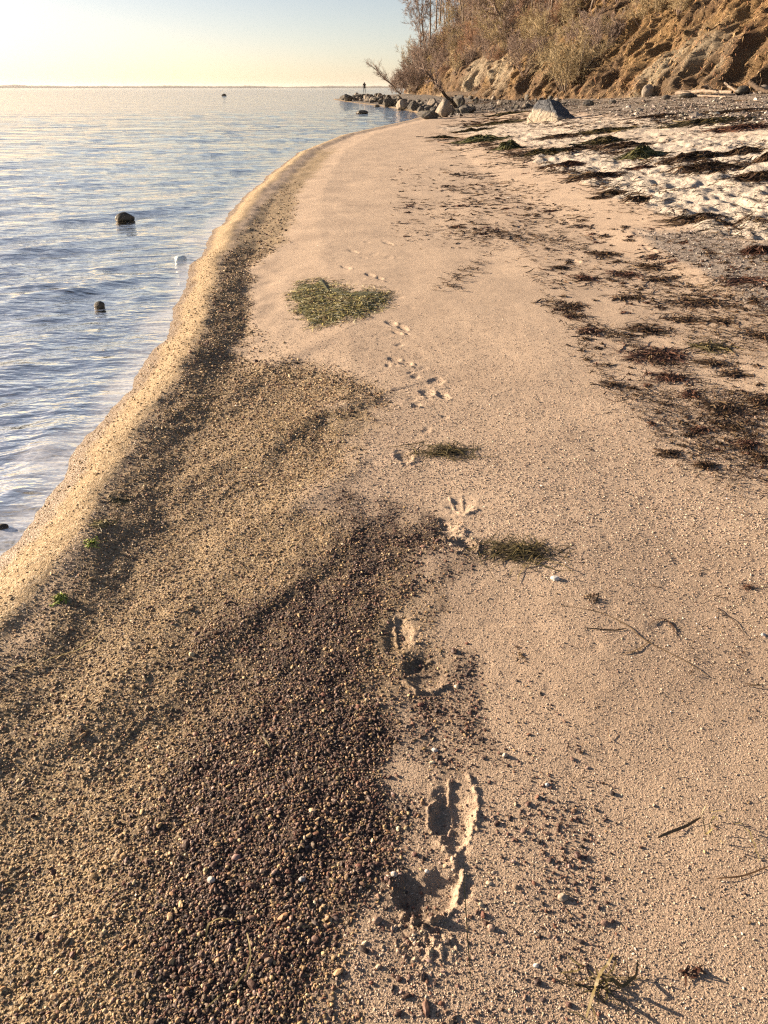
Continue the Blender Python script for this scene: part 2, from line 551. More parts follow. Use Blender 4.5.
def mat_ground():
    t = NT('beach_sand')
    P = t.pos()
    g = {k: t.attr(k).outputs['Fac'] for k in ('coarse', 'fine', 'dry', 'strip', 'shingle', 'wet', 'swash', 'deep', 'grit_shade', 'point')}
    n_big = t.noise(P, 1.3, 3)
    n_mid = t.noise(P, 14, 4)
    n_gr = t.noise(P, 330, 2, .7)
    sand = t.mix(n_mid, (.47, .36, .265), (.56, .44, .33))
    sand = t.mix(t.ramp(n_big, [(.42, (0, 0, 0)), (.7, (.7, .7, .7))]), sand, (.39, .30, .225))
    sand = t.mix(t.ramp(t.noise(P, 4.5, 5, .65), [(.52, (0, 0, 0)), (.72, (.55, .55, .55))]), sand, (.33, .25, .185))
    grain = t.ramp(n_gr, [(.25, (.35, .31, .29)), (.43, (.9, .9, .9)), (.6, (1.08, 1.05, 1.0)), (.75, (1.45, 1.4, 1.35))])
    sand = t.mix(1.0, sand, grain, 'MULTIPLY')
    sand = t.mix(t.math('MULTIPLY', g['grit_shade'], .75), sand, t.mix(1.0, sand, t.ramp(t.noise(P, 190, 2, .7), [(.3, (.48, .45, .43)), (.5, (.85, .84, .83)), (.7, (1.0, .98, .96))]), 'MULTIPLY'))  # dark grit grains plus their self-shadow, both put into the sand colour
    dry = t.mix(n_mid, (.40, .345, .28), (.52, .455, .375))
    col = t.mix(g['dry'], sand, dry)
    vor = t.n('ShaderNodeTexVoronoi'); vor.inputs['Scale'].default_value = 130; t.l(P, vor.inputs['Vector'])
    vor2 = t.n('ShaderNodeTexVoronoi'); vor2.inputs['Scale'].default_value = 34; t.l(P, vor2.inputs['Vector'])
    def stones(v, stops):
        sep = t.n('ShaderNodeSeparateColor'); t.l(v.outputs['Color'], sep.inputs[0])
        return t.ramp(sep.outputs[0], stops, 'CONSTANT')
    fine_c = stones(vor, [(0, (.25, .18, .095)), (.3, (.34, .25, .14)), (.6, (.165, .118, .066)), (.8, (.38, .30, .20)), (.93, (.08, .06, .045))])
    coarse_c = stones(vor, [(0, (.055, .040, .032)), (.3, (.085, .06, .048)), (.55, (.035, .028, .025)), (.8, (.13, .10, .08)), (.93, (.08, .05, .038))])
    shing_c = stones(vor2, [(0, (.15, .12, .095)), (.3, (.25, .21, .17)), (.6, (.085, .068, .055)), (.85, (.38, .33, .275))])
    strip_c = stones(vor, [(0, (.20, .165, .14)), (.35, (.31, .265, .22)), (.6, (.11, .09, .08)), (.85, (.42, .36, .30))])
    swash_c = stones(vor, [(0, (.36, .265, .15)), (.3, (.43, .32, .19)), (.6, (.26, .185, .10)), (.85, (.50, .40, .27))])
    col = t.mix(g['fine'], col, fine_c)
    col = t.mix(g['coarse'], col, coarse_c)
    col = t.mix(g['strip'], col, strip_c)
    col = t.mix(g['shingle'], col, shing_c)
    point_c = stones(vor2, [(0, (.10, .085, .07)), (.3, (.17, .145, .12)), (.6, (.05, .045, .04)), (.85, (.26, .22, .18))])
    col = t.mix(g['point'], col, point_c)
    col = t.mix(g['swash'], col, swash_c)
    wetc = t.mix(1.0, col, (.62, .58, .56), 'MULTIPLY')
    col = t.mix(g['wet'], col, wetc)
    col = t.mix(g['deep'], col, (.07, .075, .075))
    rough = t.math('MULTIPLY_ADD', g['wet'], -.55, .93)
    h = t.math('MULTIPLY_ADD', n_gr, .5, t.math('MULTIPLY', t.noise(P, 240, 3, .65), 1.0))
    nb = t.bump(h, .75, .006)
    hv = t.math('SUBTRACT', 1.0, vor.outputs['Distance'])
    mask = t.math('MAXIMUM', t.math('MAXIMUM', g['fine'], g['coarse']), t.math('MAXIMUM', g['strip'], g['swash']))
    nb2 = t.bump(t.math('MULTIPLY', hv, mask), .55, .008, nb)
    hv2 = t.math('MULTIPLY', t.math('SUBTRACT', 1.0, vor2.outputs['Distance']), g['shingle'])
    nb3 = t.bump(hv2, .8, .04, nb2)
    hd = t.math('MULTIPLY', t.noise(P, 18, 4, .6), g['dry'])
    nb4 = t.bump(hd, .7, .05, nb3)
    t.bsdf(col, rough, nb4, .25)
    return t.m


def mat_water():
    t = NT('sea_water')
    P = t.pos()
    foam = t.attr('foam').outputs['Fac']; depth = t.attr('depth').outputs['Fac']; far = t.attr('far').outputs['Fac']
    mp = t.n('ShaderNodeMapping'); t.l(P, mp.inputs['Vector'])
    mp.inputs['Rotation'].default_value = (0, 0, R(-28)); mp.inputs['Scale'].default_value = (.45, 1.0, 1.0)
    V = mp.outputs['Vector']
    a = t.noise(V, 16, 3, .55); b = t.noise(V, 4.2, 3, .5); c = t.noise(V, 1.1, 3, .55)
    mp2 = t.n('ShaderNodeMapping'); t.l(P, mp2.inputs['Vector'])
    mp2.inputs['Rotation'].default_value = (0, 0, R(-8)); mp2.inputs['Scale'].default_value = (.25, 1.0, 1.0)
    d = t.noise(mp2.outputs['Vector'], .22, 4, .6)
    n1 = t.bump(a, .45, .04)
    n2 = t.bump(b, .60, .12, n1)
    n3 = t.bump(t.math('MULTIPLY', c, far), .50, .5, n2)
    n4 = t.bump(t.math('MULTIPLY', d, far), .5, 1.4, n3)
    gl = t.n('ShaderNodeBsdfGlossy'); gl.inputs['Roughness'].default_value = .06; gl.inputs['Color'].default_value = (.98, .93, .85, 1)
    t.l(n4, gl.inputs['Normal'])
    body = t.n('ShaderNodeBsdfDiffuse'); body.inputs['Color'].default_value = (.17, .145, .115, 1)
    tr = t.n('ShaderNodeBsdfTransparent'); tr.inputs['Color'].default_value = (.70, .76, .78, 1)
    m1 = t.n('ShaderNodeMixShader'); t.l(depth, m1.inputs[0]); t.l(tr.outputs[0], m1.inputs[1]); t.l(body.outputs[0], m1.inputs[2])
    fr = t.n('ShaderNodeFresnel'); fr.inputs['IOR'].default_value = 1.33; t.l(n4, fr.inputs['Normal'])
    m2 = t.n('ShaderNodeMixShader'); t.l(fr.outputs[0], m2.inputs[0]); t.l(m1.outputs[0], m2.inputs[1]); t.l(gl.outputs[0], m2.inputs[2])
    # lacy foam at the very edge
    v = t.n('ShaderNodeTexVoronoi', feature='DISTANCE_TO_EDGE'); v.inputs['Scale'].default_value = 24
    wv = t.n('ShaderNodeVectorMath', operation='ADD'); t.l(P, wv.inputs[0])
    nz = t.n('ShaderNodeTexNoise'); nz.inputs['Scale'].default_value = 9; t.l(P, nz.inputs['Vector'])
    sc = t.n('ShaderNodeVectorMath', operation='SCALE'); t.l(nz.outputs['Color'], sc.inputs[0]); sc.inputs['Scale'].default_value = .09
    t.l(sc.outputs[0], wv.inputs[1]); t.l(wv.outputs[0], v.inputs['Vector'])
    lace = t.ramp(v.outputs['Distance'], [(0, (1, 1, 1)), (.10, (.35, .35, .35)), (.3, (.0, .0, .0))])
    ff = t.math('MULTIPLY', foam, t.math('ADD', t.math('MULTIPLY', lace, .5), t.math('MULTIPLY', t.noise(P, 6, 4, .6), .75)))
    ff = t.math('MINIMUM', t.math('MULTIPLY', ff, .75), .55)
    fo = t.n('ShaderNodeBsdfDiffuse'); fo.inputs['Color'].default_value = (.74, .74, .74, 1)
    m3 = t.n('ShaderNodeMixShader'); t.l(ff, m3.inputs[0]); t.l(m2.outputs[0], m3.inputs[1]); t.l(fo.outputs[0], m3.inputs[2])
    t.l(m3.outputs[0], t.out.inputs['Surface'])
    return t.m


def mat_attr(name, rough=.8, spec=.3, bump=None, var=.0):
    """stones and weeds: colour from their own colour layer"""
    t = NT(name)
    c = t.attr('col').outputs['Color']
    nb = None
    if var:
        c = t.mix(var, c, t.ramp(t.noise(t.pos(), bump[2] if bump and len(bump) > 2 else 60, 3), [(.3, (.35, .33, .3)), (.7, (1.3, 1.3, 1.3))]), 'MULTIPLY')
    if bump:
        nb = t.bump(t.noise(t.obj(), bump[0], 3), .6, bump[1])
    t.bsdf(c, rough, nb, spec)
    return t.m


def mat_rock(name, dark, light, scale=3.0, lichen=None, bump=.05):
    t = NT(name)
    O = t.obj()
    n = t.noise(O, scale, 5, .65)
    c = t.ramp(n, [(.3, dark), (.7, light)])
    if lichen:
        c = t.mix(t.ramp(t.noise(O, scale * 2.3, 3), [(.5, (0, 0, 0)), (.62, (1, 1, 1))]), c, lichen)
    nb = t.bump(t.noise(O, scale * 3, 6, .7), .9, bump)
    t.bsdf(c, .9, nb, .25)
    return t.m


def mat_plain(name, a, b, scale=8, rough=.9, bump=None):
    t = NT(name)
    n = t.noise(t.obj(), scale, 3)
    nb = t.bump(n, .6, bump) if bump else None
    t.bsdf(t.ramp(n, [(.3, a), (.7, b)]), rough, nb, .2)
    return t.m


def mat_bluff():
    t = NT('bluff_clay')
    P = t.pos()
    grass = t.attr('grass').outputs['Fac']; clay = t.attr('clay').outputs['Fac']
    n1 = t.noise(P, .9, 5, .65); n2 = t.noise(P, 5, 5, .7)
    dirt = t.ramp(n1, [(.3, (.10, .07, .047)), (.5, (.19, .128, .08)), (.7, (.30, .215, .135))])
    gr = t.ramp(n2, [(.3, (.15, .094, .048)), (.5, (.28, .18, .085)), (.7, (.40, .275, .145))])
    cl = t.ramp(n2, [(.3, (.27, .22, .15)), (.55, (.46, .385, .275)), (.8, (.56, .49, .37))])
    col = t.mix(grass, dirt, gr)
    col = t.mix(clay, col, cl)
    red = t.ramp(t.noise(P, .22, 3), [(.55, (0, 0, 0)), (.68, (1, 1, 1))])
    col = t.mix(t.math('MULTIPLY', red, .6), col, (.17, .085, .05))
    nb = t.bump(t.noise(P, 3.0, 8, .78), 1.0, .7)
    t.bsdf(col, .95, nb, .15)
    return t.m


M = {}
M['ground'] = mat_ground()
M['water'] = mat_water()
M['pebble'] = mat_attr('pebble_stone', .62, .35)
M['weed'] = mat_attr('seaweed', .55, .35)
M['rock'] = mat_rock('shore_rock', (.045, .042, .04), (.15, .135, .12), 2.2, (.11, .095, .06))
M['rock_warm'] = mat_rock('pale_granite', (.17, .145, .12), (.34, .29, .235), 1.8, (.24, .19, .13), .08)
def mat_boulder():
    t = NT('boulder_stone')
    O = t.obj()
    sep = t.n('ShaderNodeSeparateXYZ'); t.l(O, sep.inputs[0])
    n = t.noise(O, 2.6, 6, .68)
    c = t.ramp(n, [(.3, (.27, .225, .17)), (.55, (.42, .36, .275)), (.75, (.52, .45, .36))])
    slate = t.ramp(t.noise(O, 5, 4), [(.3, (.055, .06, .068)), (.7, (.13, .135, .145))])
    # darker slate tone towards the top and the landward side
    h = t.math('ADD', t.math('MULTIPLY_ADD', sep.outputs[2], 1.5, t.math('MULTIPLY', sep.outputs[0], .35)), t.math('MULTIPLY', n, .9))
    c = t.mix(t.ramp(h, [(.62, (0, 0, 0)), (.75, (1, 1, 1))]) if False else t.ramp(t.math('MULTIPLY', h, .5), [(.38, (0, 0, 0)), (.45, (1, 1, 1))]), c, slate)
    crack = t.n('ShaderNodeTexVoronoi', feature='DISTANCE_TO_EDGE'); crack.inputs['Scale'].default_value = 1.6; t.l(O, crack.inputs['Vector'])
    cr = t.ramp(crack.outputs['Distance'], [(0, (0, 0, 0)), (.04, (1, 1, 1))])
    nb = t.bump(t.math('ADD', t.noise(O, 9, 6, .7), t.math('MULTIPLY', cr, .5)), 1.0, .10)
    t.bsdf(c, .9, nb, .25)
    return t.m


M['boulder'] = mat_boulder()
M['wet_rock'] = mat_plain('wet_rock', (.035, .035, .03), (.10, .085, .065), 14, .5, .01)
M['bark'] = mat_plain('grey_bark', (.13, .10, .08), (.27, .22, .17), 6, .95)
M['twig'] = mat_plain('brown_twigs', (.20, .15, .122), (.32, .245, .20), 2, .95)
M['twig_yellow'] = mat_plain('olive_twigs', (.26, .205, .12), (.42, .335, .20), 2, .95)
M['twig_red'] = mat_plain('russet_leaves', (.24, .14, .09), (.34, .215, .145), 2, .95)
M['drift'] = mat_plain('driftwood', (.11, .085, .065), (.27, .215, .165), 7, .9, .02)
M['darkwood'] = mat_plain('dark_wood', (.035, .025, .018), (.10, .07, .045), 5, .9, .03)
M['grass'] = mat_attr('dry_grass_blades', .9, .15)
M['bluff'] = mat_bluff()
M['farshore'] = mat_plain('far_land', (.10, .095, .07), (.18, .16, .11), .004, .95)
M['cloth'] = mat_plain('dark_clothes', (.03, .03, .035), (.06, .055, .06), 9, .9)
M['skin'] = mat_plain('skin', (.35, .22, .16), (.40, .26, .19), 20, .6)
M['ice'] = mat_plain('pale_stone', (.55, .66, .68), (.74, .80, .80), 30, .35, .01)


# ------------------------------------------------------------------ the beach
def build_ground():
    dense = np.radians(np.arange(-49, 49.01, .1))
    left = np.radians(np.linspace(-180, -49.6, 44)); right = np.radians(np.linspace(49.6, 180, 44))[:-1]
    ang = np.concatenate([left, dense, right])
    r = [.02, .2, .4, .55]
    a = .66
    while a < 7.0:
        r.append(a); a *= 1.0025
    while a < 60:
        r.append(a); a += a * a * .0025 / 7.0
    while a < 420:
        r.append(a); a *= 1.022
    r += [520, 700, 1000, 1600, 2600, 5000, 9000]
    r = np.array(r)
    A, RR = np.meshgrid(ang, r)
    x = (np.sin(A) * RR).ravel(); y = (np.cos(A) * RR).ravel()
    z = full_height(x, y)
    m = masks(x, y)
    s = m['s']
    n, k = len(r), len(ang)
    i = np.arange(n - 1)[:, None] * k; j = np.arange(k)[None, :]; j2 = (j + 1) % k
    f = np.stack([i + j, i + j2, i + k + j2, i + k + j], -1).reshape(-1, 4)[:, ::-1]
    wet = smooth(.13, .05, s + .045 * noise(x * 2.5, y * 1.8, 71) + .02 * noise(x * 9, y * 7, 73))
    deep = smooth(-.9, -6, s)
    o = mesh_obj('beach', np.stack([x, y, z], 1), f, M['ground'], attrs=dict(
        coarse=m['coarse'], fine=np.maximum(m['fine'] * .85, m['patch']), dry=m['dry'], strip=m['strip'], shingle=m['shingle'] * .9, swash=m['swash'] * .95, wet=wet, deep=deep, grit_shade=m['grit_shade'], point=m['point']))
    o['kind'] = 'structure'
    return o


WAVES = []
_w = np.random.default_rng(5)
for i in range(26):
    lam = 0.22 * 1.16 ** i
    ang = R(-38) + _w.normal(0, .33)
    WAVES.append((2 * math.pi / lam, math.sin(-ang), -math.cos(ang), _w.uniform(0, 6.28), lam))


def wave(x, y):
    r = np.hypot(x, y)
    s = -inland(x, y)
    calm = smooth(-.05, .9, s)
    z = 0
    grp = .65 + .6 * noise(x * .35, y * .35, 91)
    for k, dx, dy, ph, lam in WAVES:
        amp = .0096 * lam ** .95 / (1 + (lam / 1.4) ** 1.3)
        fade = smooth(lam / .010, lam / .022, r * px_size(0, 1) / px_size(0, 1) * 1.0) if False else 1.0
        wx = x + .25 * noise(x * .8 / max(lam, .3), y * .8 / max(lam, .3), int(lam * 100))
        z = z + amp * np.sin(k * (wx * dx + y * dy) + ph)
    # low breaking wavelets along the shore
    e = s + .30 * noise(x * .7, y * .42, 95) + .55 * (y * .12 - np.floor(y * .12 + .2 * noise(y * .3, y * 0, 96)))
    edge = .016 * np.exp(-((s - .25 - .25 * noise(y * .5, y * 0, 97)) / .12) ** 2) + .012 * np.exp(-((s - .95 - .4 * noise(y * .35, y * 0, 98)) / .14) ** 2)
    return WL + z * (.25 + .75 * calm) * grp + edge * (.5 + noise(x * .9, y * .6, 99)) * smooth(60, 20, r)


def build_water():
    ang = np.radians(np.concatenate([np.linspace(-180, -56, 30), np.arange(-55, 12, .15), np.linspace(12.2, 30, 40), np.linspace(32, 178, 30)]))
    r = [.02, .6]
    a = 1.1
    while a < 9:
        r.append(a); a *= 1.0042
    while a < 70:
        r.append(a); a += a * a * .0042 / 9.0
    while a < 9000:
        r.append(a); a *= 1.10
    r.append(9500.0)
    r = np.array(r)
    A, RR = np.meshgrid(ang, r)
    x = (np.sin(A) * RR).ravel(); y = (np.cos(A) * RR).ravel()
    z = np.where(RR.ravel() < 200, wave(x, y), WL)
    s = -inland(x, y)
    dep = smooth(-.05, .8, s) * .96
    foam = smooth(.24, .0, s + .16 * noise(x * 2.2, y * 1.6, 72) - .02) * smooth(26, 6, y)
    farm = smooth(6, 40, RR.ravel())
    n, k = len(r), len(ang)
    i = np.arange(n - 1)[:, None] * k; j = np.arange(k)[None, :]; j2 = (j + 1) % k
    f = np.stack([i + j, i + j2, i + k + j2, i + k + j], -1).reshape(-1, 4)[:, ::-1]
    o = mesh_obj('sea_water', np.stack([x, y, z], 1), f, M['water'], attrs=dict(depth=dep, foam=foam, far=farm))
    o['kind'] = 'structure'


# ------------------------------------------------------------------ gravel
PAL_COARSE = np.array((.78, .63, .60)) * np.array([(.125, .085, .066), (.095, .066, .053), (.165, .115, .088), (.23, .185, .145), (.06, .048, .042), (.30, .23, .165), (.19, .105, .072), (.44, .39, .33), (.15, .13, .115), (.26, .165, .11), (.035, .03, .028)])
W_COARSE = np.array([.17, .14, .16, .10, .11, .08, .06, .03, .07, .03, .05])
PAL_FINE = np.array((1.34, 1.22, .98)) * np.array([(.27, .20, .125), (.215, .157, .10), (.335, .255, .165), (.16, .118, .078), (.41, .335, .24), (.11, .085, .062), (.235, .15, .10), (.075, .06, .05), (.50, .45, .37)])
W_FINE = np.array([.23, .21, .16, .15, .07, .08, .05, .04, .02])
PAL_STRIP = np.array([(.24, .20, .17), (.33, .28, .24), (.14, .12, .105), (.45, .40, .34), (.20, .15, .12)])


def pebble_mesh_data(x, y, size, col, sub, g, flat=.60, sink=.22):
    T, Fc = ICO[sub]
    n = len(x); k = len(T)
    an = np.stack([g.uniform(.8, 1.55, n), g.uniform(.6, 1.05, n), g.uniform(.75, 1.15, n) * flat], 1)
    v = T[None] * (1 + g.normal(0, .17 if sub <= 0 else .10, (n, k, 1)))
    v = v * an[:, None] * size[:, None, None] * .5
    tx = g.normal(0, .45, n); rz = g.uniform(0, 6.283, n)
    c, s_ = np.cos(tx)[:, None], np.sin(tx)[:, None]
    v = np.stack([v[..., 0], v[..., 1] * c - v[..., 2] * s_, v[..., 1] * s_ + v[..., 2] * c], -1)
    c, s_ = np.cos(rz)[:, None], np.sin(rz)[:, None]
    v = np.stack([v[..., 0] * c - v[..., 1] * s_, v[..., 0] * s_ + v[..., 1] * c, v[..., 2]], -1)
    z = full_height(x, y)
    v[..., 0] += x[:, None]; v[..., 1] += y[:, None]; v[..., 2] += (z + size * flat * .5 * (1 - sink * 2) * g.uniform(.5, 1.2, n))[:, None]
    f = (Fc[None] + (np.arange(n) * k)[:, None, None]).reshape(-1, 3)
    cc = np.repeat(col, k, 0)
    return v.reshape(-1, 3), f, cc


def build_gravel():
    g = np.random.default_rng(21)
    X = []; Y = []; S = []; C = []
    def put(x, y, keep, size, pal, w):
        x, y, size = x[keep], y[keep], size[keep]
        c = pal[g.choice(len(pal), len(x), p=w / w.sum())] * g.uniform(.75, 1.25, (len(x), 1)) * g.uniform(.95, 1.05, (len(x), 3))
        X.append(x); Y.append(y); S.append(size); C.append(c)
    def cand(n, r0, r1, power):
        """random spots ahead; power = how fast the density falls with the distance"""
        u = g.random(n)
        e = 2 - power
        r = (r0 ** e + u * (r1 ** e - r0 ** e)) ** (1 / e) if abs(e) > 1e-6 else r0 * (r1 / r0) ** u
        a = np.clip(g.normal(0, R(15), n) + g.uniform(R(-52), R(52), n), R(-100), R(100))
        return np.sin(a) * r, np.cos(a) * r, r
    # coarse dark gravel
    x, y, r = cand(520000, .75, 5.5, 1.0)
    m = masks(x, y); u = g.random(len(x))
    size = np.exp(g.normal(math.log(.0050), .36, len(x)))
    k = np.clip(m['coarse'] * 1.3 - .15, 0, 1) ** 1.3 * .80
    mixd = g.random(len(x)) < .14
    put(x, y, (u < k) & ~mixd, size, PAL_COARSE, W_COARSE)
    put(x, y, (u < k) & mixd, size, PAL_FINE, W_FINE)
    # finer tan gravel
    x, y, r = cand(620000, .75, 9, 1.2)
    m = masks(x, y); u = g.random(len(x))
    size = np.exp(g.normal(math.log(.0044), .36, len(x))) * np.clip(r / 2.6, 1, 2.0)
    k = np.clip(m['fine'] * 1.2 * (1 - .75 * m['coarse']), 0, 1) * .85
    mixd = g.random(len(x)) < .22
    put(x, y, (u < k) & ~mixd, size, PAL_FINE, W_FINE)
    put(x, y, (u < k) & mixd, size, PAL_COARSE, W_COARSE)
    # patches farther on
    x, y, r = cand(160000, 3, 16, 1.3)
    m = masks(x, y); u = g.random(len(x))
    size = np.exp(g.normal(math.log(.008), .3, len(x))) * np.clip(r / 4, 1, 2.2)
    pal = np.concatenate([PAL_FINE, PAL_COARSE]) ; w = np.concatenate([W_FINE, W_COARSE])
    put(x, y, u < np.clip(np.maximum(m['patch'], m['fine'] * smooth(5, 9, r) * .7), 0, 1) * .5, size, pal, w)
    x, y, r = cand(90000, 5, 22, 1.4)
    m = masks(x, y); u = g.random(len(x))
    size = np.exp(g.normal(math.log(.014), .35, len(x))) * np.clip(r / 9, 1, 2)
    put(x, y, u < np.clip(m['strip'], 0, 1) * .8, size, PAL_STRIP, np.ones(len(PAL_STRIP)))
    # loose grains and pebbles strewn over the sand
    x, y, r = cand(120000, .75, 4.5, 1.0)
    m = masks(x, y); u = g.random(len(x))
    size = np.exp(g.normal(math.log(.0052), .40, len(x)))
    clump = smooth(-.1, .7, fbm(x * 3.2, y * 3.0, 77, 2))
    put(x, y, u < np.clip(m['sparse'], 0, 1) * (.14 + .60 * clump) * (1 - m['coarse']) * .75, size, PAL_COARSE, W_COARSE + .05)
    x, y, r = cand(60000, .75, 6, 1.0)
    m = masks(x, y); u = g.random(len(x))
    size = np.exp(g.normal(math.log(.0040), .3, len(x)))
    put(x, y, (u < .10 * smooth(0.25, .7, fbm(x * 2.0, y * 2.0, 78, 2) + .35)) & (m['s'] > .3), size, np.concatenate([PAL_FINE, PAL_COARSE[:5]]), np.concatenate([W_FINE, W_COARSE[:5] * .4]))
    # coarse grains on the wet face of the beach
    x, y, r = cand(150000, 1.5, 9, 1.2)
    m = masks(x, y); u = g.random(len(x))
    size = np.exp(g.normal(math.log(.0052), .3, len(x))) * np.clip(r / 3, 1, 1.7)
    put(x, y, u < m['swash'] * .55 * (m['s'] > .02), size, PAL_FINE[[0, 2, 4, 1]] * 1.1, W_FINE[[0, 2, 4, 1]])
    # crumbs of sand thrown out of the boot prints
    for c0, a0, b0, dep, rim, tr_ in [q for q in _pr[:12] if q[3] > .0085]:
        n = int(70 * dep / .012)
        a = g.uniform(0, 6.283, n); e = g.normal(1.25, .25, n)
        x = c0[0] + (a0[0] * np.cos(a) + b0[0] * np.sin(a)) * e; y = c0[1] + (a0[1] * np.cos(a) + b0[1] * np.sin(a)) * e
        put(x, y, np.ones(n, bool), np.exp(g.normal(math.log(.0050), .4, n)), np.array([(.47, .36, .25), (.54, .42, .30), (.42, .31, .21)]), np.ones(3))
    cx, cy = on_plane(428, 940)
    n = 70
    x = cx - .012 + g.normal(0, .050, n); y = cy + g.normal(0, .026, n)
    put(x, y, np.ones(n, bool), np.exp(g.normal(math.log(.0052), .4, n)), np.array([(.47, .36, .25), (.54, .42, .30), (.42, .31, .21)]), np.ones(3))
    # single coarse grains of the sand itself
    x, y, r = cand(470000, .75, 7.5, 1.25)
    m = masks(x, y); u = g.random(len(x))
    size = np.exp(g.normal(math.log(.0027), .26, len(x))) * np.clip(r / 1.8, 1, 1.7)
    pal = np.array([(.47, .36, .265), (.56, .44, .33), (.36, .27, .195), (.66, .56, .45), (.20, .145, .105), (.10, .08, .065), (.30, .19, .13)])
    put(x, y, (u < .95 * smooth(7.2, 2.2, r) * (1 - m['coarse']) * (1 - .7 * m['fine'])) & (m['s'] > .3), size, pal, np.array([.26, .2, .2, .08, .13, .08, .05]))
    # stones of the shingle below the bluff and on the point
    for key, n, med, x0, x1, y0, y1, pal in (('shingle', 7000, .055, 470, 900, 88, 127, PAL_STRIP * .9), ('point', 2500, .10, 330, 580, 91, 118, PAL_STRIP * .5)):
        px = g.uniform(x0, x1, n); py = g.uniform(y0, y1, n)
        k = poly_sdf(px, py, POLY[key]) > g.normal(0, 2, n)
        x, y = on_ground_many(px[k], py[k])
        size = np.exp(g.normal(math.log(med), .45, len(x)))
        put(x, y, (inland(x, y) > .2) & (y < 200) & (y > 14), size, pal, np.ones(len(pal)))
    X = np.concatenate(X); Y = np.concatenate(Y); S = np.concatenate(S); C = np.concatenate(C)
    # few loose stones are left inside the near prints
    kill = np.zeros(len(X), bool); uu = g.random(len(X))
    for c0, a0, b0, dep, rim, tr_ in _pr[:8]:
        det = a0[0] * b0[1] - a0[1] * b0[0]; dx = X - c0[0]; dy = Y - c0[1]
        e = np.hypot((dx * b0[1] - dy * b0[0]) / det, (a0[0] * dy - a0[1] * dx) / det)
        kill |= (e < 1.3) & (uu < .72) & (S > .0035)
    X, Y, S, C = X[~kill], Y[~kill], S[~kill], C[~kill]
    big = (np.hypot(X, Y) < 2.6) & (S > .0085)
    tiny = ~big & (S < .0042)
    big0 = ~big & ~tiny
    a = pebble_mesh_data(X[big0], Y[big0], S[big0], C[big0], 0, g)
    q = pebble_mesh_data(X[tiny], Y[tiny], S[tiny], C[tiny], -1, g)
    a = (np.concatenate([a[0], q[0]]), np.concatenate([a[1], q[1] + len(a[0])]), np.concatenate([a[2], q[2]]))
    b = pebble_mesh_data(X[big], Y[big], S[big], C[big], 1, g)
    v = np.concatenate([a[0], b[0]]); f = np.concatenate([a[1], b[1] + len(a[0])]); c = np.concatenate([a[2], b[2]])
    o = mesh_obj('gravel', v, f, M['pebble'], attrs=dict(col=c), smooth_sh=False)
    o['kind'] = 'stuff'
    o['label'] = 'dark and tan beach gravel lying on the sand'
    print('gravel stones', len(X))


# ------------------------------------------------------------------ stones that can be told apart
def stone(name, px, py, wpx, hpx, color, label, seed, group=None, mat=None, cat='pebble', zoff=.25, depth=None, water=False):
    g = np.random.default_rng(seed)
    if water:
        x, y = on_plane(px, py, WL); z = WL
    else:
        x, y, _ = on_ground(px, py); z = float(full_height(np.array([x]), np.array([y]))[0])
    k = px_size(x, y)
    T, Fc = ICO[3]
    d = np.array([wpx * k, (depth or .8) * wpx * k, hpx * k * 1.0])
    v = T.copy()
    for _ in range(9):
        nrm = g.normal(0, 1, 3); nrm /= np.linalg.norm(nrm)
        lim = g.uniform(.72, .95)
        e = np.maximum(v @ nrm - lim, 0)
        v -= e[:, None] * nrm * .85
    v *= (1 + .05 * noise(v[:, 0] * 2.2 + seed, v[:, 1] * 2.2 + v[:, 2] * 1.7, seed))[:, None]
    v = v * d * .5
    a = g.uniform(-.5, .5)
    c_, s_ = math.cos(a), math.sin(a)
    v = np.stack([v[:, 0] * c_ - v[:, 1] * s_, v[:, 0] * s_ + v[:, 1] * c_, v[:, 2]], 1)
    col = np.array(color)[None] * (1 + .25 * noise(v[:, 0] / d[0] * 5 + seed, v[:, 1] / d[0] * 5 + v[:, 2] / d[0] * 4, seed + 3))[:, None]
    o = mesh_obj(name, v, Fc, mat or M['pebble'], attrs=dict(col=col))
    o.location = (x, y, z + d[2] * zoff)
    return tag(o, label, cat, group)


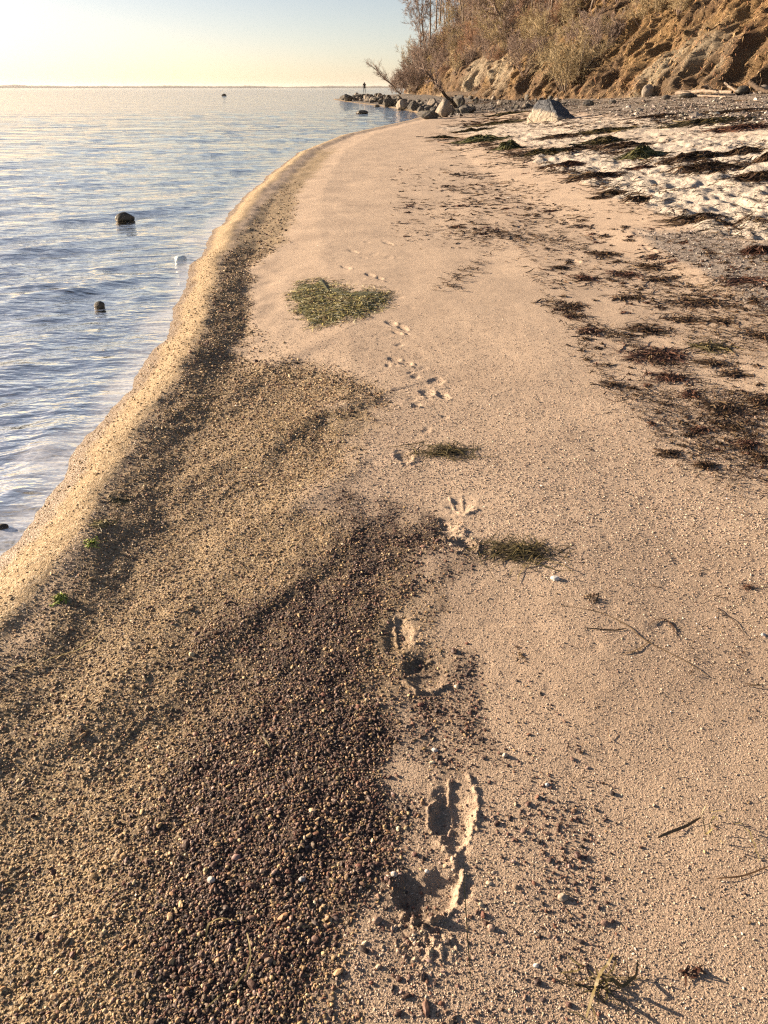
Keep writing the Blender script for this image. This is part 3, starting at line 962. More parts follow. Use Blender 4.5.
def build_pebbles():
    G = 'single pebbles on the beach'
    L = [
        (555, 579, 11, 8, (.72, .69, .64), 'white pebble on smooth sand just below the dark green weed tuft', 1),
        (563, 898, 13, 11, (.42, .34, .26), 'tan pebble alone on the sand beside the boot prints', 2),
        (377, 921, 12, 11, (.33, .23, .17), 'round brown pebble on bare sand beside the nearest boot print', 3),
        (211, 881, 10, 12, (.60, .56, .50), 'pale oval pebble in the dark coarse gravel', 4),
        (236, 857, 11, 10, (.42, .26, .22), 'pinkish pebble just above the pale oval pebble in gravel', 5),
        (302, 879, 9, 8, (.40, .38, .36), 'grey pebble in the coarse gravel uphill of the bare sand', 6),
        (394, 876, 8, 11, (.55, .51, .46), 'pale grey pebble on the rim of the nearest boot print', 7),
        (427, 872, 6, 7, (.66, .63, .58), 'small white pebble lying inside the nearest boot print', 8),
        (491, 928, 9, 9, (.46, .33, .25), 'squarish tan pebble close beside the yellow grass blade', 9),
        (515, 887, 8, 6, (.38, .28, .20), 'flat brown pebble to the side of the upright grass blade', 10),
        (536, 966, 7, 6, (.66, .62, .56), 'small whitish pebble among sparse grains near the bottom edge', 11),
        (435, 750, 8, 7, (.62, .59, .55), 'small white pebble at the top of the boot print trail', 12),
        (505, 756, 7, 9, (.50, .43, .35), 'upright pale pebble in the sparse grains above the boot print', 13),
        (763, 635, 7, 5, (.70, .67, .62), 'white shell fragment at the edge of the frame on open sand', 14),
        (192, 655, 8, 9, (.58, .48, .30), 'yellowish pebble at the end of the gravel ridge', 15),
        (547, 785, 6, 5, (.68, .66, .62), 'tiny white pebble among crumbs on the open sand', 16),
    ]
    for px, py, w, h, c, lab, sd in L:
        stone('pebble', px, py, w * .85, h * .62, tuple(.78 * q for q in c), lab, sd, G, zoff=.18)


def build_shore_rocks():
    stone('rock', 125, 220, 19, 12, (.05, .045, .04), 'dark wet rock alone in the water, larger of the two near the beach', 31, None, M['wet_rock'], 'rock', .15, water=True)
    stone('rock', 100, 307, 11, 9, (.05, .045, .04), 'small round dark rock in the shallows nearer the beach', 32, None, M['wet_rock'], 'rock', .15, water=True)
    stone('rock', 3, 529, 12, 8, (.09, .08, .07), 'wet grey stone in the foam at the frame edge', 33, None, M['wet_rock'], 'rock', .2, water=True)
    stone('stone', 181, 260, 12, 6, (.6, .66, .66), 'pale bluish white lump at the water edge beside the beach', 34, None, M['ice'], 'stone', .25, water=True)
    stone('rock', 224, 96, 5, 3, (.05, .05, .05), 'tiny dark rock far out on the open water', 35, None, M['wet_rock'], 'rock', .2, water=True)
    stone('rock', 362, 113.5, 13, 4.5, (.05, .05, .05), 'flat dark rock awash in the bay before the rocky point', 36, None, M['wet_rock'], 'rock', .2, water=True)
    stone('rock', 377, 107, 6, 3, (.05, .05, .05), 'small low rock in the bay close to the rocky point', 37, None, M['wet_rock'], 'rock', .2, water=True)
    stone('rock', 345, 100.5, 11, 6.5, (.05, .05, .05), 'dark rock at the seaward tip of the rocky point', 38, None, M['rock'], 'rock', .25, water=True)


def rock_mesh(seed, cuts=12, sub=3, rough=.06):
    g = np.random.default_rng(seed)
    T, Fc = ICO[sub]
    v = T.copy()
    for _ in range(cuts):
        nrm = g.normal(0, 1, 3); nrm /= np.linalg.norm(nrm)
        lim = g.uniform(.55, .9)
        e = np.maximum(v @ nrm - lim, 0)
        v -= e[:, None] * nrm * .95
    v *= (1 + rough * fbm(v[:, 0] * 2.5 + seed, v[:, 1] * 2.5 + v[:, 2] * 1.9, seed, 3))[:, None]
    return v, Fc


def build_point_rocks():
    g = np.random.default_rng(44)
    protos = []
    for i in range(7):
        v, f = rock_mesh(100 + i)
        v = v * np.array([g.uniform(.9, 1.3), g.uniform(.8, 1.1), g.uniform(.55, .85)])
        protos.append((v, f))
    meshes = {}
    G = 'rocks along the rocky point'
    # the larger ones that can be told apart (photo position of the base, width, height)
    big = [(330 + 18, 101, 10, 7, 'dark rock standing in the water at the point, next to its tip'),
           (388, 107, 13, 9, 'dark rock of the point at the water line, about halfway along'),
           (402, 110, 12, 10, 'angular rock of the point with a lit seaward side'),
           (413, 111, 13, 10, 'wide brown rock just seaward of the grey upright rock'),
           (427, 119, 24, 9, 'low flat dark rock where the sand meets the rocky point'),
           (444, 117, 17, 17, 'tall grey pointed rock right behind the low flat dark rock'),
           (458, 111, 15, 16, 'dark upright rock under the fallen bare tree'),
           (467, 113, 15, 8, 'grey rock at the inland end of the rock line'),
           (452, 115, 8, 9, 'pale small rock between the grey pointed rock and dark upright rock'),
           (432, 108, 14, 9, 'brown rock behind the line of rocks on the point'),
           (421, 114, 10, 8, 'grey block behind the low flat dark rock')]
    k = 0
    def one(px, py, w, h, lab, i):
        x, y, z = on_ground(px, py)
        if inland(np.array([x]), np.array([y]))[0] < 0:
            x, y = on_plane(px, py, WL); z = WL
        s = px_size(x, y)
        v, f = protos[i % 7]
        if i % 7 not in meshes:
            o = mesh_obj('shore_rock', v, f, M['rock'] if i % 7 not in (2, 5) else M['rock_warm'])
            meshes[i % 7] = o
        else:
            o = meshes[i % 7].copy(); COL.objects.link(o)
        ext = v.max(0) - v.min(0)
        o.location = (x, y, z + h * s * .38)
        o.scale = (w * s / ext[0], w * s / ext[0] * .9, h * s * 1.05 / ext[2])
        o.rotation_euler = (0, 0, g.uniform(0, 6.28))
        tag(o, lab, 'rock', G)
    for px, py, w, h, lab in big:
        one(px, py, w, h, lab, k); k += 1
    lab = 'grey brown rock in the jumble of rocks along the point'
    for i in range(190):
        t = g.random()
        if t < .8:
            a = g.random() ** .8
            px = 350 + a * 110 + g.normal(0, 3); lo = np.interp(px, [345, 380, 410, 430, 460], [99.5, 104, 110, 114, 113]); py = lo - g.random() ** 1.3 * np.interp(px, [345, 400, 460], [3, 9, 11])
            w = g.uniform(3.5, 9) * np.interp(px, [350, 460], [.75, 1.15])
        else:
            px = g.uniform(455, 560); py = g.uniform(99, 110); w = g.uniform(3, 7)
        one(px, py, w, w * g.uniform(.55, .9), lab, k); k += 1


def build_boulder():
    x, y, z = on_ground(552, 121)
    s = px_size(x, y)
    # wedge: a long face towards the sea, a ridge and a slope falling inland
    import bmesh
    bm = bmesh.new()
    for p in [(-23, -6, -6), (3, -36, -6), (25, -10, -6), (20, 18, -6), (-18, 16, -6), (-23, -5, 3), (3, -34, 4), (25, -9, 2), (-13, 4, 23), (-3, -4, 25), (8, 2, 22), (16, 2, 13), (-10, 12, 21), (8, 14, 15)]:
        bm.verts.new((p[0], p[1], p[2] * (.74 if p[2] > 0 else 1)))
    hull = bmesh.ops.convex_hull(bm, input=bm.verts)
    bmesh.ops.delete(bm, geom=[e for e in hull['geom_interior'] if isinstance(e, bmesh.types.BMVert)], context='VERTS')
    bmesh.ops.triangulate(bm, faces=bm.faces[:])
    for _ in range(4):
        bmesh.ops.subdivide_edges(bm, edges=bm.edges[:], cuts=1, use_grid_fill=True)
    bmesh.ops.smooth_vert(bm, verts=bm.verts[:], factor=.5, use_axis_x=True, use_axis_y=True, use_axis_z=True)
    bmesh.ops.triangulate(bm, faces=bm.faces[:])
    bm.verts.ensure_lookup_table()
    v = np.array([q.co[:] for q in bm.verts]); Fc = np.array([[q.index for q in fc.verts] for fc in bm.faces])
    bm.free()
    v *= (1 + .05 * fbm(v[:, 0] * .13, v[:, 1] * .13 + v[:, 2] * .1, 7, 4))[:, None]
    v *= s
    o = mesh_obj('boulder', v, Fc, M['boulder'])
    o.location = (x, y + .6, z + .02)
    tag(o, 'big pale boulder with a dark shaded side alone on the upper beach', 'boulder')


# ------------------------------------------------------------------ weed
WEED = {
    'dark': [(.075, .042, .024), (.045, .028, .018), (.105, .060, .030), (.13, .085, .042)],
    'red': [(.095, .042, .026), (.065, .032, .02), (.13, .062, .036)],
    'olive': [(.105, .082, .03), (.07, .058, .022), (.15, .115, .045), (.05, .038, .02)],
    'green': [(.085, .09, .028), (.12, .12, .04), (.19, .17, .07), (.06, .06, .025)],
    'yellow': [(.30, .25, .09), (.25, .20, .07), (.20, .165, .07)],
    'lime': [(.28, .36, .05), (.22, .30, .05), (.33, .36, .09)],
    'mat': [(.20, .18, .05), (.36, .31, .10), (.50, .43, .18), (.075, .06, .025), (.11, .10, .035), (.56, .52, .34), (.27, .20, .08), (.16, .10, .045)],
}


def ribbons(lines, widths, cols, g, tilt=.7):
    """flat strands: each line (n,3) becomes a ribbon with its own colour and a random twist"""
    V = []; F = []; C = []; b = 0
    for p, w, c in zip(lines, widths, cols):
        n = len(p)
        tan = np.gradient(p, axis=0); tan /= np.linalg.norm(tan, axis=1)[:, None] + 1e-9
        up = np.array([g.normal(0, tilt), g.normal(0, tilt), 1.0])
        sd = np.cross(tan, up); sd /= np.linalg.norm(sd, axis=1)[:, None] + 1e-9
        ww = w * np.sin(np.linspace(.25, math.pi - .15, n)) ** .5
        V.append(np.stack([p - sd * ww[:, None] * .5, p + sd * ww[:, None] * .5], 1).reshape(-1, 3))
        i = b + np.arange(n - 1) * 2
        F.append(np.stack([i, i + 1, i + 3, i + 2], 1)); C.append(np.tile(c, (2 * n, 1)))
        b += 2 * n
    return np.concatenate(V), np.concatenate(F), np.concatenate(C)


def clump_lines(cx, cy, rx, ry, rot, n, length, lift, g, npt=6, curl=.7, fan=.8):
    L = []
    a = g.uniform(0, 6.283, n); e = np.minimum(np.abs(g.normal(0, .5, n)), .95)
    for i in range(n):
        q = np.array([math.cos(a[i]) * e[i] * rx, math.sin(a[i]) * e[i] * ry])
        c, s = math.cos(rot), math.sin(rot)
        p0 = np.array([cx + q[0] * c - q[1] * s, cy + q[0] * s + q[1] * c])
        th = rot + g.normal(0, fan) + (math.pi if g.random() < .5 else 0)
        step = length * g.uniform(.4, 1.2) / (npt - 1)
        pts = [p0 - .5 * step * (npt - 1) * np.array([math.cos(th), math.sin(th)])]
        for k in range(npt - 1):
            th += g.normal(0, curl * .5)
            pts.append(pts[-1] + step * np.array([math.cos(th), math.sin(th)]))
        pts = np.array(pts)
        core = math.exp(-(e[i] / .6) ** 2)
        hz = np.abs(g.normal(0, .5, npt)) * lift * (.25 + core)
        hz[[0, -1]] *= .3
        L.append((pts, hz))
    return L


def weed_obj(name, label, cat, lines, width, kind, g, group=None, extra=None, tilt=.7):
    xy = np.concatenate([l[0] for l in lines]); hz = np.concatenate([l[1] for l in lines])
    z = full_height(xy[:, 0].copy(), xy[:, 1].copy()) + hz + .0015
    P = np.column_stack([xy, z]); out = []; i = 0
    for l in lines:
        out.append(P[i:i + len(l[0])]); i += len(l[0])
    pal = np.array(WEED[kind])
    cols = pal[g.integers(0, len(pal), len(out))] * g.uniform(.7, 1.3, (len(out), 1))
    wd = width * g.uniform(.55, 1.35, len(out))
    v, f, c = ribbons(out, wd, cols, g, tilt)
    fl = [f]
    if extra is not None:
        ev, ef, ec = extra
        fl.append(ef + len(v)); v = np.concatenate([v, ev]); c = np.concatenate([c, ec])
    o0 = np.array([xy[:, 0].mean(), xy[:, 1].mean(), z.min()])
    o = mesh_obj(name, v - o0, fl, M['weed'], attrs=dict(col=c))
    o.location = o0
    return tag(o, label, cat, group)


def mound(cx, cy, rx, ry, rot, h, kind, seed, res=26):
    """a low heap that the strands lie on"""
    rr = np.linspace(0, 1, 12); aa = np.linspace(0, 2 * math.pi, res + 1)[:-1]
    A, Q = np.meshgrid(aa, rr)
    wob = 1 + .28 * noise(np.cos(A) * 1.7 + seed, np.sin(A) * 1.7, seed)
    lx = np.cos(A) * Q * rx * wob; ly = np.sin(A) * Q * ry * wob
    c, s = math.cos(rot), math.sin(rot)
    x = cx + lx * c - ly * s; y = cy + lx * s + ly * c
    hh = h * np.clip(1 - Q ** 2, 0, 1) * (.6 + .7 * noise(lx / max(rx, ry) * 5 + seed, ly / max(rx, ry) * 9, seed + 5)) - .01 * (Q > .99)
    z = full_height(x.ravel().copy(), y.ravel().copy()).reshape(x.shape) + hh
    k = res; n = len(rr)
    i = np.arange(n - 1)[:, None] * k; j = np.arange(k)[None]; j2 = (j + 1) % k
    f = np.stack([i + j, i + j2, i + k + j2, i + k + j], -1).reshape(-1, 4)[:, ::-1]
    pal = np.array(WEED[kind])
    t = np.clip(.5 + .6 * noise(x * 9, y * 9, seed).ravel(), 0, 1)[:, None]
    col = (pal[0] * t + pal[1 % len(pal)] * (1 - t)) * .8
    return np.stack([x.ravel(), y.ravel(), z.ravel()], 1), f, col


def build_weed():
    g = np.random.default_rng(61)
    # ---- upper beach: heaps of eelgrass (photo x, y, half width, half height in the photo, height in m, colour, label)
    heaps = [
        (443, 138, 12, 3.5, .10, 'olive', 'dark olive eelgrass heap at the seaward end of the long wrack line'),
        (480, 141, 22, 6, .17, 'green', 'green eelgrass heap in the long wrack line, seaward of the highest heap'),
        (508, 149, 13, 7, .22, 'green', 'highest green eelgrass heap in the long wrack line'),
        (546, 154, 24, 4, .12, 'olive', 'olive eelgrass heap inland of the highest green heap'),
        (572, 150, 17, 3, .09, 'dark', 'brown eelgrass streak linking the two big heaps below the boulder'),
        (601, 143, 22, 5, .15, 'olive', 'dark olive eelgrass heap with a pointed end on pale sand below boulder'),
        (640, 157, 20, 6.5, .19, 'green', 'tall olive green heap on white sand at the middle of the wrack'),
        (627, 147, 24, 4, .10, 'dark', 'thin dark brown eelgrass bed between the two olive heaps'),
        (690, 160, 26, 5, .16, 'dark', 'long black eelgrass roll on white sand, upper of the two'),
        (707, 171, 30, 3.5, .12, 'dark', 'long black eelgrass roll on white sand, lower of the two'),
        (755, 179, 24, 4, .13, 'dark', 'black eelgrass roll below the long pair, cut by the frame edge'),
        (742, 153, 20, 4.5, .12, 'dark', 'dark eelgrass bed above the black roll at frame edge'),
        (768, 161, 16, 5, .14, 'dark', 'dark eelgrass heap right at the frame edge on white sand'),
        (592, 178, 22, 5, .07, 'dark', 'flat brown eelgrass bed at the lower edge of the white sand'),
        (565, 166, 18, 3, .05, 'red', 'thin reddish weed streak leading to the flat brown bed'),
        (638, 201, 11, 3.5, .06, 'dark', 'small brown weed bed below the trampled white sand'),
        (612, 193, 13, 3, .05, 'dark', 'small brown weed patch just above the flat beach'),
        (690, 221, 24, 5, .08, 'dark', 'dark brown weed bank at the foot of the trampled white sand'),
        (600, 198, 9, 2.4, .04, 'dark', 'thin dark scrap under the flat brown eelgrass bed'),
        (757, 252, 16, 4, .07, 'red', 'reddish weed bed at the frame edge above the grey gravel'),
        (706, 123, 34, 3.2, .12, 'olive', 'wide olive brown wrack bed below the bluff at frame edge'),
        (742, 129, 26, 2.8, .10, 'red', 'red brown wrack bed just below the wide olive one'),
        (656, 117, 22, 2.2, .08, 'dark', 'narrow dark wrack streak inland of the boulder'),
        (606, 131, 26, 2.4, .07, 'olive', 'narrow olive wrack streak just below the boulder'),
        (497, 124, 24, 3.0, .10, 'olive', 'olive wrack bed on the sand seaward of the boulder'),
        (472, 131, 16, 3.2, .09, 'olive', 'olive brown wrack bed nearest the low flat rock'),
        (508, 114, 20, 2.6, .12, 'olive', 'weed bed between the rocks and the boulder'),
        (640, 170, 14, 2.4, .05, 'red', 'reddish scrap of weed in front of the tall olive heap'),
        (735, 112, 26, 2.0, .08, 'dark', 'dark wrack streak on shingle nearest the driftwood'),
        (560, 137, 22, 2.2, .06, 'dark', 'thin dark streak of weed between boulder and green heaps'),
    ]
    for px, py, hw, hh, ht, kind, lab in heaps:
        x, y, z = on_ground(px, py)
        k = px_size(x, y)
        dep = math.hypot(*(np.array(on_plane(px, py - hh, z)) - np.array(on_plane(px, py + hh, z)))) * .5
        dep = min(dep, hw * k * .75)
        rx = hw * k
        hw *= 1.3; ht *= 1.0 if kind == 'green' else .75; hh *= 1.1
        n = int(120 + 9.0 * hw)
        lines = clump_lines(x, y, rx * 1.25, dep * 1.35, g.normal(0, .08), n, rx * 1.0, ht * .2, g, 6, .55, .25)
        # strands ride on the heap
        for p, hz in lines:
            e2 = ((p[:, 0] - x) / rx) ** 2 + ((p[:, 1] - y) / max(dep, .05)) ** 2
            hz += ht * np.clip(1 - e2, 0, 1) * (.6 + .6 * noise(p[:, 0] / rx * 2.5 + px, p[:, 1] / rx * 5, 7)) + .005
        ex = mound(x, y, rx * .9, dep * .8, 0, ht, kind, int(px * 3 + py))
        weed_obj('eelgrass_heap', lab, 'seaweed', lines, k * .9, kind, g, 'eelgrass heaps on the upper beach', ex)
    # ---- wrack strewn over the sand: clumps
    spots = [(605, 254, 12, 3.5), (585, 279, 10, 5), (630, 298, 13, 4.5), (701, 303, 18, 4.5), (573, 306, 9, 5), (591, 332, 11, 5), (646, 330, 15, 7), (658, 356, 22, 9), (710, 347, 16, 7),
             (672, 378, 14, 6), (727, 410, 15, 8), (757, 402, 12, 8), (731, 428, 11, 5), (746, 444, 10, 5), (670, 454, 9, 4), (704, 466, 9, 4), (763, 459, 9, 6), (743, 281, 14, 5), (762, 337, 9, 8),
             (611, 385, 8, 4), (714, 364, 14, 4), (625, 275, 11, 3), (680, 320, 12, 4), (650, 268, 12, 3.5), (735, 375, 12, 5), (690, 395, 10, 4), (660, 280, 9, 3), (560, 268, 7, 3), (720, 322, 10, 4), (700, 430, 8, 4)]
    labs = {7: 'largest dark brown weed tangle of the strewn wrack, with red tints', 6: 'dense brown weed tangle just above the largest one', 8: 'yellowish brown weed tangle inland of the largest one',
            10: 'dark weed tangle low in the strewn wrack near the frame edge', 3: 'dark weed streak below the grey gravel strip'}
    W = 'dark weed scraps strewn over the sand'
    for i, (px, py, hw, hh) in enumerate(spots):
        x, y, z = on_ground(px, py); k = px_size(x, y)
        dep = math.hypot(*(np.array(on_plane(px, py - hh)) - np.array(on_plane(px, py + hh)))) * .5
        hw *= 1.7
        n = int(40 + hw * hh * .55)
        kind = ('dark', 'red', 'dark', 'dark')[i % 4] if i not in (7, 8) else ('red', 'olive')[i - 7]
        lines = clump_lines(x, y, hw * k, dep, g.normal(0, .25), n, hw * k * 1.0, .012, g, 7, .8, .5)
        weed_obj('seaweed_clump', labs.get(i, 'dark brown clump of weed strands on the pink sand of the strewn wrack'), 'seaweed', lines, max(k * 1.0, .004), kind, g, W)
    # smaller scraps, each its own
    cnt = 0; tries = 0
    while cnt < 280 and tries < 20000:
        tries += 1
        if g.random() < .68:
            px, py = g.uniform(548, 768), g.uniform(232, 475); key = 'litter'
        else:
            px, py = g.uniform(400, 680), g.uniform(172, 262); key = 'midlitter'
        if poly_sdf(np.array([px]), np.array([py]), POLY[key])[0] < g.uniform(-12, 12):
            continue
        x, y, z = on_ground(px, py); k = px_size(x, y)
        if fbm(np.array([x * 1.3]), np.array([y * .9]), 19, 2)[0] < g.uniform(-.5, .35):
            continue
        hw = np.clip(g.lognormal(1.4, .55), 1.8, 14)
        hh = hw * g.uniform(.25, .5) * np.interp(py, [170, 470], [.5, 1])
        dep = math.hypot(*(np.array(on_plane(px, py - hh)) - np.array(on_plane(px, py + hh)))) * .5
        lines = clump_lines(x, y, hw * k, dep, g.normal(0, .5), int(6 + hw * 2.4), hw * k * .9, .010, g, 5, .9, .5)
        weed_obj('seaweed_scrap', 'small dark weed scrap among the many strewn over the pink sand', 'seaweed', lines, max(k * 1.05, .004), ('dark', 'dark', 'red')[cnt % 3], g, 'small weed scraps strewn over the sand')
        cnt += 1
    # crumbs of weed too small to count
    lines = []; wid = []
    def strew(n, x0, x1, y0, y1, key, thr, pw=1.0, lnm=1.25):
        c = n * 6
        px = g.uniform(x0, x1, c); py = y0 + (y1 - y0) * g.random(c) ** pw
        if key:
            k = poly_sdf(px, py, POLY[key]) > g.normal(0, 14, c); px, py = px[k], py[k]
        x, y = on_ground_many(px, py)
        k = fbm(x * .9, y * .8, 23, 3) > g.uniform(thr, .5, len(x)); x, y, py = x[k][:n], y[k][:n], py[k][:n]
        for a, b, q in zip(x, y, py):
            ks = px_size(a, b)
            th = g.normal(0, .6); ln = ks * g.lognormal(lnm, .6)
            s3 = np.linspace(-.5, .5, 5)
            lines.append((np.column_stack([a + s3 * ln * math.cos(th) + g.normal(0, .09, 5) * ln, b + s3 * ln * math.sin(th) * 1.5 + g.normal(0, .09, 5) * ln]), np.abs(g.normal(0, .004, 5)) + .001))
            wid.append(ks * g.uniform(.5, 1.15))
    strew(17000, 540, 1100, 225, 540, 'litter', -.5, 1.0, 1.45)
    strew(1100, 390, 690, 165, 265, 'midlitter', -.6, 1.0, 1.1)
    strew(5200, 440, 900, 100, 240, None, -.3, 1.35, 1.5)
    strew(3200, 470, 900, 95, 128, None, -.6, 1.0, 1.5)
    strew(500, 560, 768, 350, 1000, None, -.3)
    # threads that join the heaps into lines
    for path, n in (([(428, 138), (480, 143), (512, 152), (548, 168), (590, 180), (640, 203), (690, 222), (770, 226)], 1500), ([(505, 152), (548, 154), (600, 146), (640, 152), (700, 165), (770, 168)], 1300),
                    ([(460, 126), (520, 118), (600, 132), (680, 118), (770, 124)], 900), ([(600, 152), (640, 160), (700, 172), (770, 180)], 700), ([(545, 300), (600, 330), (660, 360), (720, 400), (770, 440)], 700), ([(455, 172), (492, 225), (480, 262), (440, 292)], 260), ([(520, 240), (556, 300), (600, 372), (668, 440), (745, 500)], 420), ([(420, 200), (470, 232), (540, 240), (620, 262)], 260)):
        q = np.array(path, float); t = g.uniform(0, len(q) - 1, n)
        px = np.interp(t, np.arange(len(q)), q[:, 0]) + g.normal(0, 7, n); py = np.interp(t, np.arange(len(q)), q[:, 1]) + g.normal(0, 2.2, n)
        x, y = on_ground_many(px, py)
        k = noise(x * .8, y * .8, 29) > g.uniform(-.5, .2, n)
        for a, b in zip(x[k], y[k]):
            ks = px_size(a, b); th = g.normal(-.1, .35); ln = ks * g.lognormal(1.9, .45); s3 = np.linspace(-.5, .5, 5)
            lines.append((np.column_stack([a + s3 * ln * math.cos(th) + g.normal(0, .05, 5) * ln, b + s3 * ln * math.sin(th) * 1.5 + g.normal(0, .05, 5) * ln]), np.abs(g.normal(0, .012, 5)) + .001))
            wid.append(ks * g.uniform(.6, 1.2))
    o = weed_obj('seaweed_litter', 'crumbs and threads of dark weed over the sand', 'seaweed', lines, np.array(wid), 'dark', g)
    o['kind'] = 'stuff'; del o['category']
    # ---- the flat yellow-green mat
    poly = [(288, 292), (300, 279), (312, 281), (321, 277), (329, 286), (341, 287), (352, 293), (370, 291), (388, 294), (386, 302), (374, 307), (362, 314), (346, 315), (330, 321), (312, 320), (305, 311), (296, 305), (300, 298)]
    lines = []
    while len(lines) < 3600:
        px, py = g.uniform(286, 392), g.uniform(276, 324)
        if poly_sdf(np.array([px]), np.array([py]), poly)[0] < g.normal(-.8, 3.6):
            continue
        x, y = on_plane(px, py); k = px_size(x, y); th = g.uniform(0, 6.28); ln = g.uniform(.03, .13)
        pts = [np.array([x, y])]
        for _ in range(4):
            th += g.normal(0, .9); pts.append(pts[-1] + ln / 4 * np.array([math.cos(th), math.sin(th)]))
        inn = min(1, max(0, poly_sdf(np.array([px]), np.array([py]), poly)[0] / 8))
        lines.append((np.array(pts), np.abs(g.normal(0, .004, 5)) + .015 * inn))
    cx, cy = on_plane(338, 300)
    ang = np.arange(len(poly))
    pp = np.array([on_plane(*p) for p in poly]); cc = pp.mean(0)
    V = []; lev = [1.02, .9, .6, .3]; hz = [-.004, .008, .014, .016]
    dense = np.concatenate([pp[i] + (pp[(i + 1) % len(pp)] - pp[i]) * np.linspace(0, 1, 6)[:-1, None] for i in range(len(pp))])
    for l, h in zip(lev, hz):
        q = cc + (dense - cc) * l
        V.append(np.column_stack([q, full_height(q[:, 0].copy(), q[:, 1].copy()) + h + .008 * noise(q[:, 0] * 20, q[:, 1] * 20, 3)]))
    nD = len(dense); V.append(np.array([[*cc, float(full_height(cc[:1].copy(), cc[1:].copy())[0]) + .016]]))
    V = np.concatenate(V); j = np.arange(nD); j2 = (j + 1) % nD
    F4 = np.concatenate([np.stack([i * nD + j, i * nD + j2, (i + 1) * nD + j2, (i + 1) * nD + j], 1) for i in range(3)])
    F3 = np.stack([3 * nD + j, 3 * nD + j2, np.full(nD, 4 * nD)], 1)
    F3q = np.column_stack([F3, F3[:, 2]])
    extra = (V, F4, np.tile(np.array([(.10, .095, .035)]), (len(V), 1)))
    weed_obj('seaweed_mat', 'yellow green mat of weed lying flat on the sand beside the gravel', 'seaweed', lines, .0055, 'mat', g, None, extra, tilt=.4)
    # ---- weed one can point at in the near half: (name, label, colour, strand polylines in the photo, width mm)
    def tuft(px, py, hw, hh, n, kind, lab, name='seaweed_tuft', lift=.012, ln=1.0, w=.004, rot=0.0):
        x, y, z = on_ground(px, py); k = px_size(x, y)
        dep = math.hypot(*(np.array(on_plane(px, py - hh)) - np.array(on_plane(px, py + hh)))) * .5
        lines = clump_lines(x, y, hw * k, dep, rot, n, hw * k * ln, lift, g, 7, .6)
        weed_obj(name, lab, 'seaweed', lines, w, kind, g, tilt=.3)
    tuft(447, 452, 42, 9, 150, 'olive', 'olive brown weed tuft spread beside the dog-sized prints in mid beach', w=.0035, lift=.016)
    tuft(518, 551, 54, 8, 160, 'olive', 'dark green weed tuft with strands trailing over sand above the white pebble', w=.0034, lift=.018, rot=-.05)
    tuft(596, 988, 40, 30, 26, 'olive', 'loose tangle of olive weed on the sand at the bottom edge', w=.003, lift=.010)
    tuft(60, 600, 11, 7, 36, 'lime', 'bright lime green weed scrap on the gravel behind the swash crest', w=.006, lift=.014)
    tuft(92, 543, 9, 7, 24, 'lime', 'dull lime weed scrap in the shade of the swash crest', w=.006, lift=.012)
    tuft(748, 588, 10, 3, 26, 'red', 'small reddish weed scrap on open smooth sand', w=.003, lift=.008)
    tuft(591, 598, 12, 5, 14, 'dark', 'small forked dark weed scrap below the white pebble', w=.004, lift=.014)
    tuft(520, 655, 6, 10, 16, 'dark', 'faint dark weed scrap on sand beside the boot prints', w=.004, lift=.004)
    tuft(690, 972, 16, 7, 12, 'red', 'thin red weed sprig on the sand near the bottom edge', w=.004, lift=.012)
    tuft(118, 500, 14, 8, 40, 'olive', 'olive weed smear on the shaded side of the crest', w=.006, lift=.008)
    tuft(100, 525, 16, 8, 40, 'yellow', 'dull yellow weed wisps on the shaded gravel behind crest', w=.004, lift=.008)

    def strand(paths, w, kind, lab, name='weed_strand', lift=.004, cat='seaweed', straight=None):
        lines = []
        for path in paths:
            q = np.array([on_plane(*p) for p in path])
            t = np.linspace(0, len(q) - 1, 5 * len(q)); i = np.clip(t.astype(int), 0, len(q) - 2); f = (t - i)[:, None]
            p0 = q[np.clip(i - 1, 0, len(q) - 1)]; p1 = q[i]; p2 = q[i + 1]; p3 = q[np.clip(i + 2, 0, len(q) - 1)]
            s = .5 * ((2 * p1) + (-p0 + p2) * f + (2 * p0 - 5 * p1 + 4 * p2 - p3) * f ** 2 + (-p0 + 3 * p1 - 3 * p2 + p3) * f ** 3)
            hz = lift * (.3 + np.abs(noise(t * .8 + path[0][0], t * 0, 5)) * 1.6)
            if straight is not None:
                hz = np.interp(np.linspace(0, 1, len(s)), [0, .3, 1], straight)
            lines.append((s, hz))
        weed_obj(name, lab, cat, lines, w, kind, g, tilt=.5)
    strand([[(558, 606), (600, 614), (628, 628), (645, 642), (680, 660), (708, 678)], [(584, 630), (612, 632), (626, 630)], [(650, 642), (636, 652), (622, 656)]], .005, 'dark', 'long thin dark stem lying diagonally across the smooth sand', lift=.003)
    strand([[(648, 626), (656, 621), (666, 621), (673, 628), (674, 636)]], .005, 'dark', 'dark curled weed thread like a hook beside the long diagonal stem')
    strand([[(700, 818), (702, 836), (710, 842)], [(700, 818), (706, 814), (722, 826), (742, 832), (752, 850), (757, 866)], [(716, 824), (708, 830), (716, 846), (724, 848)]], (.0045), 'yellow', 'looped straw coloured weed on sand near the frame edge', lift=.03)
    strand([[(716, 880), (740, 878), (770, 868)]], .005, 'dark', 'dark straight twig at the frame edge below the looped straw weed')
    strand([[(658, 838), (680, 830), (700, 820)]], .006, 'dark', 'short dark twig leading up to the looped straw weed')
    strand([[(586, 1018), (594, 992), (600, 975), (611, 962)], [(598, 985), (618, 988), (634, 980), (637, 964)], [(594, 994), (574, 990), (566, 978)]], .006, 'olive', 'forked olive weed stem standing out of the bottom tangle', lift=.03)
